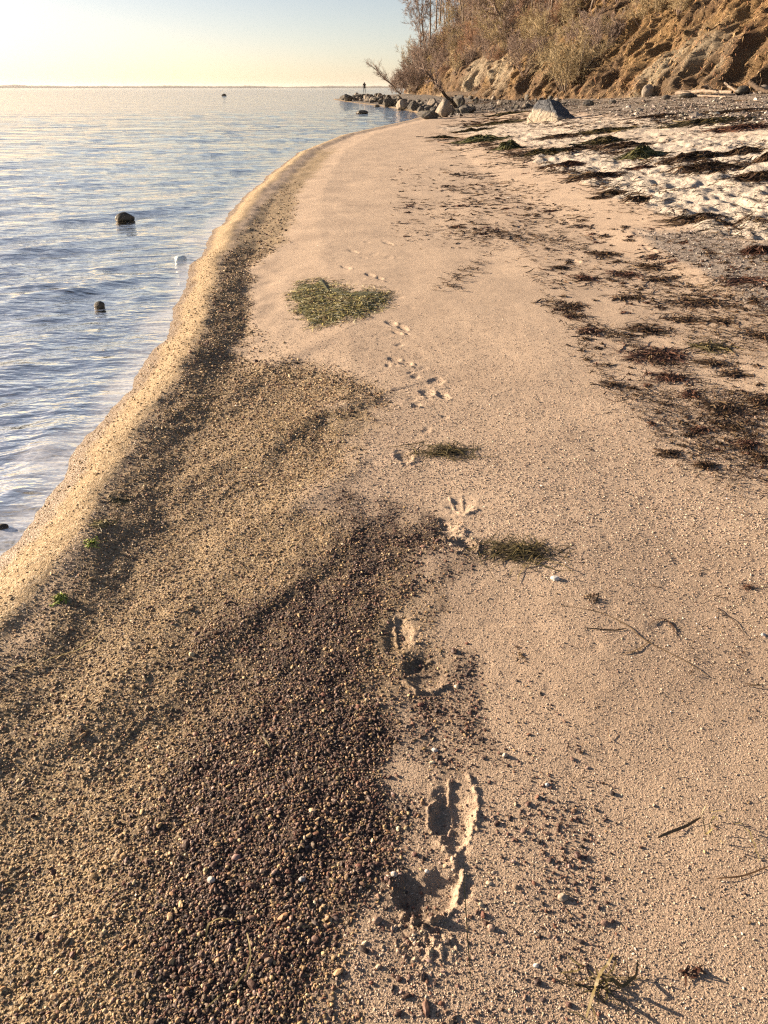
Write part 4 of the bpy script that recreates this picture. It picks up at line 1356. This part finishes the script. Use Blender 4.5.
    strand([[(463, 872), (465, 905), (468, 945), (472, 990)]], .0028, 'yellow', 'yellow green grass blade sticking out of the nearest boot print', name='grass_blade', cat='grass blade', straight=[.030, .022, .003])
    strand([[(205, 936), (208, 920), (222, 914), (236, 916)], [(246, 928), (250, 952), (243, 972), (222, 992), (200, 1006)]], .0035, 'yellow', 'thin curled yellow thread of weed on the dark gravel', lift=.012)
    strand([[(170, 407), (195, 402), (224, 400)], [(196, 393), (212, 388), (228, 386)]], .006, 'yellow', 'short yellow weed threads on the gravel of the far crest', lift=.008)
    strand([[(40, 652), (62, 642), (82, 634), (98, 622)], [(6, 660), (30, 655), (45, 648)]], .007, 'yellow', 'long dull yellow weed strand along the gravel crest', lift=.012)
    strand([[(700, 602), (716, 596), (730, 604)], [(712, 606), (722, 612), (734, 622), (748, 640)]], .003, 'dark', 'faint dark thread on the smooth sand near the frame edge')
    strand([[(270, 748), (264, 736), (258, 728)], [(272, 745), (270, 758)]], .004, 'olive', 'short olive stalk on the coarse gravel above the curled thread', lift=.02)


# ------------------------------------------------------------------ bluff
BASE = [(75, -40), (46, 0), (31, 24), (23.5, 40), (16.8, 60), (11.2, 80), (7.2, 105), (4.6, 128), (3.2, 146), (6, 165), (18, 190), (45, 225), (110, 290)]
_bp = np.array(BASE, float)
_bl = np.concatenate([[0], np.cumsum(np.hypot(*(np.diff(_bp, axis=0).T)))])


def _bsp(u):
    uu = np.linspace(0, _bl[-1], 1200)
    X = np.interp(uu, _bl, _bp[:, 0]); Y = np.interp(uu, _bl, _bp[:, 1])
    k = np.hanning(75); k /= k.sum()
    X = np.convolve(np.pad(X, 37, mode='reflect', reflect_type='odd'), k, 'valid'); Y = np.convolve(np.pad(Y, 37, mode='reflect', reflect_type='odd'), k, 'valid')
    dX = np.gradient(X, uu); dY = np.gradient(Y, uu); L = np.hypot(dX, dY)
    return np.interp(u, uu, X), np.interp(u, uu, Y), np.interp(u, uu, dY / L), np.interp(u, uu, -dX / L)


def bluff_at(u, v):
    """u metres along the foot, v 0..1 up the face, above 1 the level ground on top"""
    u = np.asarray(u, float); v = np.asarray(v, float)
    bx, by, nx, ny = _bsp(u)             # (nx,ny) points inland
    Ht = 15.0 + 2.5 * noise(u * .02, u * 0, 3) - 3.5 * smooth(215, 260, u)
    fz = np.interp(v, [-.06, 0, .12, .3, .6, .85, 1.0, 1.15, 2.0], [-.06, 0, .15, .33, .64, .88, .98, 1.0, 1.04])
    fh = np.interp(v, [-.06, 0, .12, .3, .6, .85, 1.0, 1.15, 2.0], [-.06, 0, .09, .30, .66, .97, 1.2, 1.7, 5.0])
    w = u + 1.5 * noise(u * .12, v * 2.0, 21) + 4 * v * noise(u * .03, v * .7, 29)
    w = w + .8 * noise(u * .5, v * 5, 30)
    gul = 1 - np.abs(noise(w * .23, v * 1.0, 22)) * 2.2
    gul2 = 1 - np.abs(noise(w * .75, v * 2.4, 23)) * 2.2
    face = smooth(-.02, .06, v) * smooth(1.05, .6, v)
    disp = face * (.50 * gul + .28 * gul2 + .50 * fbm(u * 1.0 + 3 * v, v * 7, 24, 4, .62) + .26 * noise(u * 2.4, v * 14, 31) + .8 * noise(u * .05, v * 2, 25)) - .5 * face
    toe = np.exp(-((v - .03) / .05) ** 2) * (.35 * noise(u * .35, v * 0, 26) + .35 * noise(u * 1.1, v * 20, 27) + .25 * noise(u * 2.6, v * 40, 28))
    inn = Ht * fh * .92 - disp - toe
    x = bx + nx * inn; y = by + ny * inn
    z0 = base_height(bx, by) - .1
    z = z0 + Ht * fz + .35 * disp
    return x, y, z, nx, ny


def build_bluff():
    u = np.concatenate([np.arange(0, 60, 1.0), np.arange(60, 262, .16), np.arange(262, _bl[-1] - 1, 2.0)])
    v = np.concatenate([np.linspace(-.06, 1.05, 190), np.linspace(1.1, 2.0, 12)])
    U, V = np.meshgrid(u, v)
    x, y, z, nx, ny = bluff_at(U.ravel(), V.ravel())
    k = len(u); n = len(v)
    i = np.arange(n - 1)[:, None] * k; j = np.arange(k - 1)[None]
    f = np.stack([i + j, i + j + 1, i + k + j + 1, i + k + j], -1).reshape(-1, 4)[:, ::-1]
    Uf, Vf = U.ravel(), V.ravel()
    gr = smooth(-.1, .45, noise(Uf * .13, Vf * 2.4, 33) + .5 * noise(Uf * .5, Vf * 6, 34) + .5 * smooth(.05, .25, Vf) - .1)
    clay = smooth(.05, .5, noise(Uf * .10, Vf * 3.0, 37) + .35 * noise(Uf * .6, Vf * 5, 38)) * smooth(.34, .12, Vf)
    o = mesh_obj('bluff_terrain', np.stack([x, y, z], 1), f, M['bluff'], attrs=dict(grass=gr, clay=clay))
    o['kind'] = 'structure'
    # dry grass hanging on the face
    g = np.random.default_rng(71)
    N = 190000
    uu = 62 + 173 * g.random(N) ** 1.5; vv = g.uniform(.02, .75, N) ** 1.2
    keep = (noise(uu * .13, vv * 2.4, 33) + .5 * noise(uu * .5, vv * 6, 34) + .5 * smooth(.05, .25, vv) - .1) > g.uniform(-.75, .40, N)
    uu, vv = uu[keep], vv[keep]; N = len(uu)
    x, y, z, nx, ny = bluff_at(uu, vv)
    ln = g.uniform(.15, .42, N) * np.interp(uu, [62, 110, 235], [.85, 1.1, 1.6]); sp = g.normal(0, .55, N); out = g.uniform(.1, .9, N)
    dx = -nx * out + -ny * sp; dy = -ny * out + nx * sp; dz = g.uniform(-.9, .45, N)
    w = g.uniform(.012, .035, N)
    p0 = np.stack([x - ny * 0 - w * ny, y + w * nx, z], 1); p1 = np.stack([x + w * ny, y - w * nx, z], 1)
    p2 = np.stack([x + dx * ln, y + dy * ln, z + dz * ln], 1)
    V3 = np.stack([p0, p1, p2], 1).reshape(-1, 3)
    F3 = np.arange(3 * N).reshape(-1, 3)
    pal = np.array((1.15, 1.05, 1.0)) * np.array([(.34, .245, .125), (.28, .20, .105), (.21, .15, .085), (.42, .32, .185), (.16, .105, .065), (.25, .14, .08)])
    c = pal[g.integers(0, 6, N)] * g.uniform(.7, 1.2, (N, 1))
    o = mesh_obj('dry_grass', V3, F3, M['grass'], smooth_sh=False, attrs=dict(col=np.repeat(c, 3, 0)))
    o['kind'] = 'stuff'; o['label'] = 'golden dry grass hanging on the bluff face'


# ------------------------------------------------------------------ bare trees
def tubes(segs, sides=3):
    """segs: array rows p0(3) p1(3) r0 r1"""
    S = np.asarray(segs, float); n = len(S)
    p0, p1, r0, r1 = S[:, :3], S[:, 3:6], S[:, 6], S[:, 7]
    d = p1 - p0; d /= np.linalg.norm(d, axis=1)[:, None] + 1e-9
    ref = np.where(np.abs(d[:, 2:3]) > .9, np.array([[1., 0, 0]]), np.array([[0, 0, 1.]]))
    a = np.cross(d, ref); a /= np.linalg.norm(a, axis=1)[:, None]; b = np.cross(d, a)
    t = np.linspace(0, 2 * math.pi, sides + 1)[:-1]
    ring = np.cos(t)[None, :, None] * a[:, None] + np.sin(t)[None, :, None] * b[:, None]
    V = np.concatenate([p0[:, None] + ring * r0[:, None, None], p1[:, None] + ring * r1[:, None, None]], 1)
    k = 2 * sides; j = np.arange(sides); j2 = (j + 1) % sides
    q = np.stack([j, j2, sides + j2, sides + j], 1)
    F = (q[None] + (np.arange(n) * k)[:, None, None]).reshape(-1, 4)
    return V.reshape(-1, 3), F


def grow(g, h, stems=1, lean=(0, 0), spread=.55, levels=4, r0=None, twigs=1.0, first=.35, arch=0.0, tw_r=.012):
    trunk = []; crown = []
    def branch(p, d, L, r, lev):
        n = 5 if lev == 0 else 4
        pts = [p]; dd = d.copy()
        for k in range(n):
            dd = dd + g.normal(0, .10 + .05 * lev, 3)
            dd[2] += .06 if lev < 2 else .02
            dd[2] -= arch * (k / n)
            dd /= np.linalg.norm(dd)
            pts.append(pts[-1] + dd * L / n)
        rr = np.linspace(r, r * .45, n + 1)
        for k in range(n):
            (trunk if lev == 0 else crown).append([*pts[k], *pts[k + 1], rr[k], rr[k + 1]])
        if lev >= levels:
            return
        m = int(g.integers(4, 7) * (1.5 if lev == 0 else 1.0) * (twigs if lev >= 2 else 1))
        for i in range(m):
            t = g.uniform(first if lev == 0 else .2, 1.0)
            k = min(int(t * n), n - 1); f = t * n - k
            q = pts[k] + (pts[k + 1] - pts[k]) * f
            ax = g.normal(0, 1, 3); ax -= ax @ dd * dd; ax /= np.linalg.norm(ax)
            nd = dd * math.cos(spread + g.normal(0, .2)) + ax * math.sin(spread + g.normal(0, .2)) * 1.1
            nd /= np.linalg.norm(nd)
            branch(q, nd, L * g.uniform(.38, .62) * (1 - .35 * t * (lev == 0)), max(rr[k] * .5, tw_r), lev + 1)
    r0 = r0 or h * .016
    for s in range(stems):
        a = g.uniform(0, 6.28)
        sp = 0 if stems == 1 else g.uniform(.2, .75)
        d = np.array([lean[0] + math.cos(a) * sp, lean[1] + math.sin(a) * sp, 1.0]); d /= np.linalg.norm(d)
        b = np.array([0, 0, -.15]) if stems == 1 else np.array([math.cos(a) * .12, math.sin(a) * .12, -.1])
        branch(b, d, h * (1 if stems == 1 else g.uniform(.6, 1)), r0, 0)
    return trunk, crown


def tree_proto(name, seed, h, label, cat, group, bark, twig, **kw):
    g = np.random.default_rng(seed)
    tr, cr = grow(g, h, **kw)
    root = empty(name, (0, 0, 0), label, cat, group)
    v, f = tubes(tr, 6); mesh_obj('trunk' if kw.get('stems', 1) == 1 else 'stem', v, f, bark, root)
    v, f = tubes(cr, 3); mesh_obj('crown', v, f, twig, root)
    return root


def build_trees():
    g = np.random.default_rng(81)
    TG = 'bare trees on the bluff'
    lab = 'bare grey brown winter tree in the wood covering the bluff'
    protos = [tree_proto('bare_tree', 200 + i, 8.0, lab, 'tree', TG, M['bark'], (M['twig'], M['twig'], M['twig_yellow'])[i % 3], spread=.5 + .05 * (i % 3), levels=4, twigs=1.35, tw_r=.018) for i in range(5)]
    used = [False] * 5
    def place(i, x, y, z, s, rz, label=None):
        if not used[i]:
            p = protos[i]; p.location = (x, y, z); p.rotation_euler = (0, 0, rz); p.scale = (s, s, s); used[i] = True
            if label: p['label'] = label
            return p
        return dup(protos[i], (x, y, z), rz, s, label)
    def spots(n, accept, ulo, uhi, vlo, vhi):
        out = []
        for _ in range(200):
            u = g.uniform(ulo, uhi, 400); v = g.uniform(vlo, vhi, 400)
            x, y, z, nx, ny = bluff_at(u, v)
            px, py = project(x, y, z)
            for q in range(400):
                if accept(px[q], py[q], u[q], v[q]):
                    out.append((x[q], y[q], z[q]))
                    if len(out) >= n:
                        return out
        return out
    def in_wood(px, py, u, v):
        edge = np.interp(px, [400, 420, 450, 500, 560, 600, 640], [70, 60, 42, 44, 34, 14, -10])
        return 398 < px < 650 and -60 < py < edge + g.normal(0, 5) and g.random() < np.interp(px, [560, 600, 650], [1, .55, .15])
    for x, y, z in spots(210, in_wood, 95, 250, .05, .95):
        place(int(g.integers(0, 5)), x, y, z - .2, g.uniform(.45, 1.0), g.uniform(0, 6.28))
    # brush on the face
    BG = 'bare bushes on the bluff face'
    bl = 'bare twiggy bush growing on the bluff face'
    pb = [tree_proto('bare_bush', 300 + i, 2.6, bl, 'bush', BG, M['twig'], (M['twig'], M['twig_yellow'], M['twig_red'])[i], stems=9, spread=.45, levels=3, r0=.03, first=.2, arch=.10, tw_r=.011) for i in range(3)]
    ub = [False] * 3
    def in_brush(px, py, u, v):
        lo = np.interp(px, [395, 420, 450, 500, 560, 600, 640, 768], [92, 86, 72, 72, 80, 66, 34, 12])
        return 393 < px < 768 and -20 < py < lo + g.normal(0, 6) and g.random() < np.interp(px, [590, 630, 768], [1, .4, .10])
    for x, y, z in spots(270, in_brush, 60, 250, .01, .75):
        i = int(g.integers(0, 2)) if g.random() > .12 else 2
        s = g.uniform(.45, 1.15); rz = g.uniform(0, 6.28)
        if not ub[i]:
            p = pb[i]; p.location = (x, y, z); p.scale = (s, s, s); ub[i] = True
        else:
            dup(pb[i], (x, y, z), rz, s)
    for px, py, Y, sc in ((396, 92, 131, 1.2), (402, 92, 129, 1.7), (408, 92, 127, 1.8), (414, 90, 124, 1.9), (399, 91, 134, 1.5), (405, 88, 132, 2.0), (411, 80, 128, 1.9), (418, 72, 124, 2.0), (424, 60, 122, 2.0), (392, 93, 136, .9)):
        p = on_depth(px, py, Y)
        dup(pb[0], tuple(p), g.uniform(0, 6.28), sc * .62, 'bare twiggy bush at the seaward end of the bluff')
    for px, py, Y, sc in ((418, 62, 124, .8), (424, 48, 124, .9), (430, 38, 122, .9), (436, 28, 120, .9), (412, 84, 128, .6), (440, 20, 118, .9)):
        p = on_depth(px, py, Y)
        dup(protos[int(g.integers(0, 5))], tuple(p), g.uniform(0, 6.28), sc, 'bare tree at the seaward end of the wood on the bluff')
    # the big olive bush at the bluff foot behind the boulder
    t = tree_proto('bare_bush', 333, 5.2, 'big arching olive bush at the bluff foot behind the boulder', 'bush', None, M['bark'], M['twig_yellow'], stems=20, spread=.5, levels=3, r0=.05, first=.2, arch=.16, tw_r=.012)
    x, y, z = on_ground(566, 98)
    t.location = (x, y, float(base_height(np.array([x]), np.array([y]))[0]))
    # hand-set trees: trunk from one photo spot to another at a given distance
    def leaning(name, base, tip, Y, label, seed, r, bark, levels=3, cat='tree', tw=.02):
        p = on_depth(*base, Y); q = on_depth(*tip, Y - 1.0)
        d = q - p; L = np.linalg.norm(d)
        gg = np.random.default_rng(seed)
        tr, cr = [], []
        n = 7; pts = [p + d * k / n + gg.normal(0, .012, 3) * L * (k > 0) for k in range(n + 1)]
        rr = np.linspace(r, r * .3, n + 1)
        for k in range(n):
            tr.append([*(pts[k] - p), *(pts[k + 1] - p), rr[k], rr[k + 1]])
        for k in range(3, n + 1):
            for _ in range(4):
                nd = d / L + gg.normal(0, .5, 3); nd /= np.linalg.norm(nd)
                a, b = grow(gg, L * gg.uniform(.18, .38), levels=2, spread=.5, r0=rr[k] * .6, tw_r=tw)
                # turn the little branch from upright to nd
                ax = np.cross([0, 0, 1], nd); s_ = np.linalg.norm(ax); c_ = nd[2]
                K = np.array([[0, -ax[2], ax[1]], [ax[2], 0, -ax[0]], [-ax[1], ax[0], 0]])
                Rm = np.eye(3) + K + K @ K / (1 + c_ + 1e-6)
                for sg in a + b:
                    sg = np.array(sg)
                    cr.append([*(Rm @ sg[:3] + pts[k] - p), *(Rm @ sg[3:6] + pts[k] - p), sg[6], sg[7]])
        root = empty(name, p, label, cat)
        v, f = tubes(tr, 7); mesh_obj('trunk', v, f, bark, root)
        v, f = tubes(cr, 3); mesh_obj('crown', v, f, M['twig'], root)
    leaning('leaning_tree', (401, 94), (374, 68), 128, 'bare tree leaning out over the water at the end of the bluff', 401, .13, M['bark'], tw=.009)
    leaning('fallen_tree', (456, 107), (424, 70), 62, 'fallen bare tree slanting up behind the dark upright rock', 402, .15, M['darkwood'], tw=.010)
    leaning('birch_tree', (512, 47), (489, -8), 96, 'pale slanting birch trunk standing in the bare wood', 403, .22, M['rock_warm'])


# ------------------------------------------------------------------ foot of the bluff
def log(name, pts_px, Y0, r, label, cat, mat, seed, stubs=0):
    """pts_px: photo spots; each lies on the ground plus a lift in m"""
    g = np.random.default_rng(seed)
    P = []
    for px, py, lift in pts_px:
        x, y, z = on_ground(px, py)
        P.append((x, y, z + lift))
    P = np.array(P); o = P.mean(0)
    t = np.linspace(0, len(P) - 1, 6 * len(P)); Q = np.column_stack([np.interp(t, np.arange(len(P)), P[:, i]) for i in range(3)])
    Q += g.normal(0, r * .15, Q.shape)
    rr = r * np.linspace(1, .6, len(Q)) * (1 + g.normal(0, .08, len(Q)))
    segs = [[*(Q[k] - o), *(Q[k + 1] - o), rr[k], rr[k + 1]] for k in range(len(Q) - 1)]
    root = empty(name, o, label, cat)
    v, f = tubes(segs, 9)
    mesh_obj('trunk', v, f, mat, root)
    br = []
    for _ in range(stubs):
        k = int(g.integers(1, len(Q) - 1)); d = g.normal(0, 1, 3); d[2] = abs(d[2]); d /= np.linalg.norm(d); L = r * g.uniform(3, 7)
        p = Q[k] - o
        for q in range(3):
            d2 = d + g.normal(0, .2, 3); e = p + d2 * L / 3
            br.append([*p, *e, r * (.4 - .1 * q), r * (.3 - .09 * q)]); p = e
    if br:
        v, f = tubes(br, 5); mesh_obj('branch_stubs', v, f, mat, root)
    return root


def build_foot():
    log('fallen_log', [(446, 98, .3), (480, 97.5, .35), (512, 97.5, .45), (526, 98, .3)], 0, .32, 'long dark fallen trunk at the bluff foot behind the rocks', 'fallen log', M['darkwood'], 1, 6)
    log('driftwood_log', [(676, 95.5, .12), (705, 95, .2), (732, 96, .15)], 0, .11, 'weathered driftwood log lying at the bluff foot near the frame edge', 'driftwood', M['drift'], 2, 5)
    log('driftwood_log', [(700, 94, .35), (722, 93, .55), (736, 95, .15)], 0, .08, 'thin crooked driftwood branch lying over the weathered log', 'driftwood', M['drift'], 3, 5)
    log('driftwood_log', [(748, 93, .5), (756, 95, .3), (768, 96, .15)], 0, .12, 'reddish driftwood stump piece by the pale block', 'driftwood', M['darkwood'], 4, 3)
    log('driftwood_log', [(690, 97, .07), (712, 97.5, .07), (726, 98, .06)], 0, .05, 'slender pale stick lying on the shingle below the driftwood', 'driftwood', M['drift'], 5, 2)
    FG = 'blocks at the bluff foot'
    for i, (px, py, w, h, lab, mat) in enumerate([
            (647, 97, 12, 14, 'pale upright block of clay at the bluff foot beside the big bush', 'rock_warm'),
            (764, 94, 16, 10, 'pale block at the bluff foot at the frame edge', 'rock_warm'),
            (588, 106, 12, 7, 'dark grey rock on shingle just behind the boulder', 'rock'),
            (612, 104, 8, 5, 'small dark rock on shingle inland of the boulder', 'rock'),
            (742, 95, 14, 10, 'dark brown clod among the driftwood', 'wet_rock'),
            (686, 98, 16, 6, 'dark slumped clod at the bluff foot before the driftwood', 'wet_rock'),
            (666, 99, 9, 5, 'small brown clod beside the dark slumped one', 'rock')]):
        stone('foot_rock', px, py, w, h, (.3, .25, .2), lab, 500 + i, FG, M[mat], 'rock', .3)


def build_person():
    p = on_depth(364.5, 97.0, 150)
    x, y = p[0], p[1]
    z = WL + .9
    # rock that carries the person belongs to the point
    g = np.random.default_rng(9)
    v, f = rock_mesh(140)
    o = mesh_obj('shore_rock', v * np.array([2.2, 1.6, .9]), f, M['rock']); o.location = (x, y, WL + .15)
    tag(o, 'low dark rock the far-off person stands on', 'rock', 'rocks along the rocky point')
    z = WL + .15 + .9 * .78
    J = {'pelvis': (0, 0, .92), 'waist': (0, 0, 1.10), 'chest': (0, .01, 1.35), 'neck': (0, 0, 1.50), 'head': (0, -.01, 1.62), 'top': (0, -.01, 1.72),
         'hipl': (-.10, 0, .88), 'kneel': (-.13, -.03, .48), 'anklel': (-.14, .02, .08), 'toel': (-.15, -.14, .04),
         'hipr': (.10, 0, .88), 'kneer': (.13, -.02, .48), 'ankler': (.15, .03, .08), 'toer': (.16, -.13, .04),
         'shl': (-.19, 0, 1.42), 'ell': (-.25, .02, 1.14), 'wrl': (-.23, -.08, .90), 'hal': (-.23, -.11, .82),
         'shr': (.19, 0, 1.42), 'elr': (.25, .02, 1.14), 'wrr': (.23, -.08, .90), 'har': (.23, -.11, .82)}
    E = [('pelvis', 'waist'), ('waist', 'chest'), ('chest', 'neck'), ('neck', 'head'), ('head', 'top'), ('pelvis', 'hipl'), ('hipl', 'kneel'), ('kneel', 'anklel'), ('anklel', 'toel'),
         ('pelvis', 'hipr'), ('hipr', 'kneer'), ('kneer', 'ankler'), ('ankler', 'toer'), ('chest', 'shl'), ('shl', 'ell'), ('ell', 'wrl'), ('wrl', 'hal'), ('chest', 'shr'), ('shr', 'elr'), ('elr', 'wrr'), ('wrr', 'har')]
    rad = dict(pelvis=.15, waist=.14, chest=.17, neck=.06, head=.10, top=.07, hip=.10, knee=.065, ankle=.05, toe=.04, sh=.08, el=.055, wr=.04, ha=.045)
    names = list(J)
    me = bpy.data.meshes.new('person')
    me.from_pydata([J[k] for k in names], [(names.index(a), names.index(b)) for a, b in E], [])
    o = bpy.data.objects.new('person', me); COL.objects.link(o)
    md = o.modifiers.new('Skin', 'SKIN'); sv = me.skin_vertices[0].data if me.skin_vertices else None
    if sv is None:
        me.attributes.new('skin', 'FLOAT', 'POINT')
    else:
        for i, k in enumerate(names):
            r = rad.get(k) or rad[k[:-1]]
            sv[i].radius = (r, r * .85)
            sv[i].use_root = (k == 'pelvis')
    sb = o.modifiers.new('Sub', 'SUBSURF'); sb.levels = 1; sb.render_levels = 1
    me.materials.append(M['cloth'])
    o.location = (x, y, z)
    tag(o, 'tiny person in dark clothes standing at the tip of the rocky point', 'person')


def build_far_shore():
    g = np.random.default_rng(3)
    n = 500
    a = np.linspace(R(-60), R(10), n)
    D = 7000
    hgt = 16 + 10 * noise(a * 14, a * 0, 3) + 5 * noise(a * 55, a * 0, 4) + 3.5 * noise(a * 300, a * 0, 5) + 14 * smooth(R(-20), R(-33), a)
    hgt *= smooth(R(10), R(2), a) * .8 + .2
    rows = []
    for dr, q in ((0, -.3), (20, .45), (60, .8), (160, 1.0), (600, .9), (1500, .0)):
        rows.append(np.column_stack([np.sin(a) * (D + dr), np.cos(a) * (D + dr), WL + np.maximum(hgt, 6) * q]))
    V = np.concatenate(rows); m = len(rows)
    i = np.arange(m - 1)[:, None] * n; j = np.arange(n - 1)[None]
    F = np.stack([i + j, i + j + 1, i + n + j + 1, i + n + j], -1).reshape(-1, 4)
    o = mesh_obj('far_shore_hills', V, F, M['farshore']); o['kind'] = 'structure'


# ------------------------------------------------------------------ light, sky, camera
def build_haze():
    t = NT('haze_air')
    v = t.n('ShaderNodeVolumePrincipled')
    v.inputs['Color'].default_value = (.95, .93, .92, 1); v.inputs['Density'].default_value = 4.5e-5; v.inputs['Anisotropy'].default_value = .35
    t.l(v.outputs[0], t.out.inputs['Volume'])
    a, lo, hi = 12000.0, -11.0, 45.0
    V = [(x, y, z) for z in (lo, hi) for y in (-a, a) for x in (-a, a)]
    F = [(0, 2, 3, 1), (4, 5, 7, 6), (0, 1, 5, 4), (1, 3, 7, 5), (3, 2, 6, 7), (2, 0, 4, 6)]
    o = mesh_obj('haze', V, np.array(F), t.m, smooth_sh=False)
    o['kind'] = 'stuff'
    o['label'] = 'pale evening haze over the water'


def build_light():
    w = bpy.data.worlds.new('World'); scene.world = w; w.use_nodes = True
    nt = w.node_tree; nt.nodes.clear()
    out = nt.nodes.new('ShaderNodeOutputWorld'); bg = nt.nodes.new('ShaderNodeBackground'); sky = nt.nodes.new('ShaderNodeTexSky')
    sky.sky_type = 'NISHITA'; sky.sun_disc = False
    sky.sun_elevation = SUN_EL; sky.sun_rotation = SUN_AZ
    sky.air_density = .6; sky.dust_density = .65; sky.ozone_density = 1.0
    bg.inputs['Strength'].default_value = .050
    mx = nt.nodes.new('ShaderNodeMix'); mx.data_type = 'RGBA'; mx.blend_type = 'MULTIPLY'; mx.inputs[0].default_value = 1.0
    mx.inputs[7].default_value = (1.17, .97, .84, 1)
    nt.links.new(sky.outputs[0], mx.inputs[6]); nt.links.new(mx.outputs[2], bg.inputs[0]); nt.links.new(bg.outputs[0], out.inputs[0])
    L = bpy.data.lights.new('sun', 'SUN'); L.energy = 5.0; L.angle = R(.55); L.color = (1.0, .80, .59)
    o = bpy.data.objects.new('sun', L); COL.objects.link(o)
    import mathutils
    o.rotation_euler = mathutils.Vector(tuple(SUNV)).to_track_quat('Z', 'Y').to_euler()
    o.location = (-20, 10, 20)


def build_camera():
    c = bpy.data.cameras.new('camera'); c.sensor_fit = 'VERTICAL'; c.sensor_height = 36.0; c.lens = 36.0 * FPX / 1024
    c.clip_start = .05; c.clip_end = 60000
    o = bpy.data.objects.new('camera', c); COL.objects.link(o)
    o.location = (0, 0, H); o.rotation_euler = (math.pi / 2 - PITCH, 0, 0)
    scene.camera = o


def main():
    build_light(); build_camera(); build_haze()
    build_ground(); build_water(); build_far_shore()
    build_bluff(); build_trees(); build_foot()
    build_point_rocks(); build_boulder(); build_person(); build_shore_rocks()
    build_weed(); build_pebbles(); build_gravel()
    vs = scene.view_settings
    scene.display_settings.display_device = 'sRGB'
    vs.view_transform = 'Standard'; vs.look = 'None'; vs.gamma = 1.0; vs.use_curve_mapping = False
    vs.exposure = 1.76
    cy = scene.cycles
    cy.max_bounces = 5; cy.diffuse_bounces = 2; cy.glossy_bounces = 2; cy.transparent_max_bounces = 6; cy.transmission_bounces = 2
    cy.use_denoising = False
    cy.use_adaptive_sampling = False
    cy.filter_width = 1.3


main()
